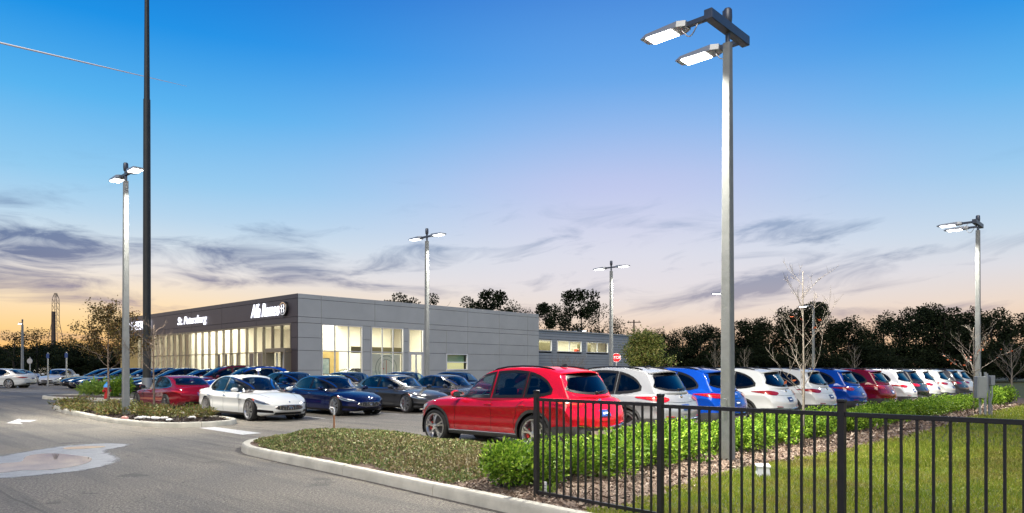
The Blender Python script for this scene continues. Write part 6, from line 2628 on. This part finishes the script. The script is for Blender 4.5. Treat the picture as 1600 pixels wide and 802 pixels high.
# pale rocks in the mulch
M_ROCK = pmat('pale_rock', (.62, .60, .56), .8, var=.15, scale=6, bump=.4)
M_PINK = pmat('pink_rock', (.62, .30, .26), .8, var=.2, scale=6)


def rock(label, loc, s, mat, seed):
    bm = bmesh.new()
    bmesh.ops.create_icosphere(bm, subdivisions=2, radius=1.0)
    rr = random.Random(seed)
    off = [Vector((rr.uniform(-1, 1), rr.uniform(-1, 1), rr.uniform(-1, 1))).normalized() for _ in range(6)]
    for q in bm.verts:
        f = 1 + sum(.10 * math.sin(3 * q.co.dot(o) + i) for i, o in enumerate(off))
        q.co = Vector((q.co.x * s[0], q.co.y * s[1], q.co.z * s[2])) * f
    me = bpy.data.meshes.new('rock')
    bm.to_mesh(me)
    bm.free()
    me.materials.append(mat)
    return tag(link('rock', me, None, loc, rr.uniform(0, 3)), label, 'rock', 'rocks in the left island')


for i, (px, Z, s, m, lab) in enumerate([(222, 21.9, (.26, .10, .06), M_ROCK, 'long white rock left of the bare sapling'), (240, 21.7, (.24, .12, .05), M_ROCK, 'flat pale rock in front of the bare sapling'),
                                        (258, 21.9, (.16, .10, .05), M_ROCK, 'small pale rock right of the bare sapling'), (264, 21.0, (.15, .09, .05), M_ROCK, 'small pale rock close to the island kerb'),
                                        (300, 22.0, (.13, .09, .05), M_ROCK, 'pale rock near the white sedan wheel'), (195, 21.7, (.10, .08, .07), M_PINK, 'small pink rock near the kerb below the light pole')]):
    u, v = PZ(px, Z)
    rock(lab, (u, v, .16), s, m, i)

# bright plant beside the hydrant
u, v = PZ(149, 36.2)
T = thing('leafy_plant', 'bright yellow-green leafy plant beside the hydrant', 'plant', (u, v, gz(u, v) + .1))
rng = np.random.default_rng(8)
P, D = blob_points(rng, 420, .75, .75, .55, .2)
P[:, 2] = np.abs(P[:, 2]) + .15
link('foliage', quads_mesh('foliage', leaf_quads(P, rng, .34, up=.2, aspect=.3, outward=D), L_LIME), T)
link('stem', stems_mesh(9, .5, .6, M_BARK), T)
u, v = PZ(180, 35.0)
shrub('hedge_shrub', 'darker green bush right of the hydrant', 'shrub', (u, v, gz(u, v) + .1), hed, hst, None, 1.5, 1.7)

# ---- woods in the background -------------------------------------------------
def crown_mesh(seed, rx, rz, nclump, n, leaf, kind):
    rng = np.random.default_rng(seed)
    P, D = [], []
    for k in range(nclump):
        a = rng.uniform(0, 6.28)
        if kind == 'pine':
            zc = rng.uniform(.35, 1.0)
            q = rx * (1.05 - .75 * abs(zc - .55)) * rng.uniform(.2, .95)
            c = np.array([q * math.cos(a), q * math.sin(a), zc])
            s = (rng.uniform(.20, .34) * rx, rng.uniform(.05, .085))
        else:
            zc = rng.uniform(.18, .93)
            q = rx * math.sqrt(max(.05, 1 - ((zc - .45) / .58) ** 2)) * rng.uniform(.25, .92)
            c = np.array([q * math.cos(a), q * math.sin(a), zc])
            s = (rng.uniform(.24, .40) * rx, rng.uniform(.09, .15))
        p, d = blob_points(rng, n // nclump, s[0], s[0], s[1], .3)
        P.append(p + c)
        D.append(d)
    P, D = np.concatenate(P), np.concatenate(D)
    P[:, 2] *= rz
    V = leaf_quads(P, rng, leaf, up=.1, outward=D, aspect=.75)
    return quads_mesh('crown', V, L_UNLIT)


def trunk_mesh(seed, h, r):
    tr, lb = branches(seed, h, r, .35, 9, h * .32, .5, 2)
    tr.add(lb.v, lb.f)
    return tr.mesh('trunk', M_TRUNK)


M_TRUNK = pmat('dark_trunk', (.03, .024, .02), .9)
# unit trees of 10 m height
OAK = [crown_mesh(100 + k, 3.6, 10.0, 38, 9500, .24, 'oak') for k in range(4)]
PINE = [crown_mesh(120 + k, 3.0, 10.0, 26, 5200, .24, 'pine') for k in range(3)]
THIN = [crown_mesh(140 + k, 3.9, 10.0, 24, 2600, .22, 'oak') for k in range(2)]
TRK = [trunk_mesh(7 + k, 9.0, .22) for k in range(2)]
wood = []


def wood_tree(px, Z, top, kind, label, group, wscale=1.0):
    u, v = PZ(px, Z)
    h = HZ(top, Z)
    s = h / 10.0
    T = thing('tree', label, 'tree', (u, v, 0), rngp.uniform(0, 6.28), group)
    T.scale = (s * wscale, s * wscale, s)
    lst = {'oak': OAK, 'pine': PINE, 'thin': THIN}[kind]
    link('crown', lst[rngp.randrange(len(lst))], T)
    link('trunk', TRK[rngp.randrange(2)], T)


right = [(1038, 520), (1066, 524), (1094, 517), (1120, 505), (1148, 499), (1172, 495), (1200, 501), (1228, 510), (1252, 493), (1272, 488), (1300, 497), (1326, 494), (1352, 505), (1380, 495), (1406, 499),
         (1432, 497), (1456, 487), (1476, 475), (1500, 483), (1524, 490), (1549, 486), (1578, 507), (1606, 512), (1636, 510)]
for i, (px, top) in enumerate(right):
    wood_tree(px, 104 + 9 * math.sin(i * 2.1), top - 3 + 9 * math.sin(i * 5.3), ('oak', 'thin', 'oak', 'pine', 'thin', 'oak')[i % 6], 'tall dark tree of the woods behind the SUVs, %s from left' % ords(i), 'tall trees of the woods at right', 1.15)
low = [(1040 + 27 * i, 548 - 9 * math.sin(i * 1.7)) for i in range(23)]
for i, (px, top) in enumerate(low):
    wood_tree(px, 92 + 4 * math.sin(i * 1.3), top, 'oak', 'low dark tree at the edge of the woods, %s from left' % ords(i), 'low trees at the edge of the woods', 1.75)
back = [(624, 465, 'pine'), (688, 466, 'pine'), (742, 470, 'pine'), (771, 461, 'pine'), (800, 474, 'thin'), (826, 486, 'thin'), (858, 480, 'pine'), (884, 476, 'thin'), (908, 459, 'pine'), (936, 478, 'thin'), (962, 497, 'thin')]
for i, (px, top, kd) in enumerate(back):
    wood_tree(px, 118 + 5 * math.sin(i), top, kd, 'dark tree showing over the showroom roof, %s from left' % ords(i), 'trees behind the building', .85 if kd == 'thin' else .95)
left = [(-20, 540), (6, 538), (30, 543), (55, 537), (80, 541), (105, 536), (128, 541), (150, 538), (176, 540), (200, 540)]
for i, (px, top) in enumerate(left):
    wood_tree(px, 100 + 4 * math.sin(i * 1.9), top, 'oak', 'dark tree of the woods at far left, %s from left' % ords(i), 'trees of the woods at left', 1.9)
lowl = [(-10, 556), (35, 560), (70, 557), (108, 559), (146, 556), (185, 558)]
for i, (px, top) in enumerate(lowl):
    wood_tree(px, 94, top, 'oak', 'low dark bush-like tree at far left, %s from left' % ords(i), 'low trees at left', 2.3)
wood_tree(22, 86, 519, 'thin', 'open-crowned tree left of the small far light pole', 'open crowned trees at left', 1.35)
wood_tree(58, 88, 514, 'thin', 'open-crowned tree right of the small far light pole', 'open crowned trees at left', 1.35)
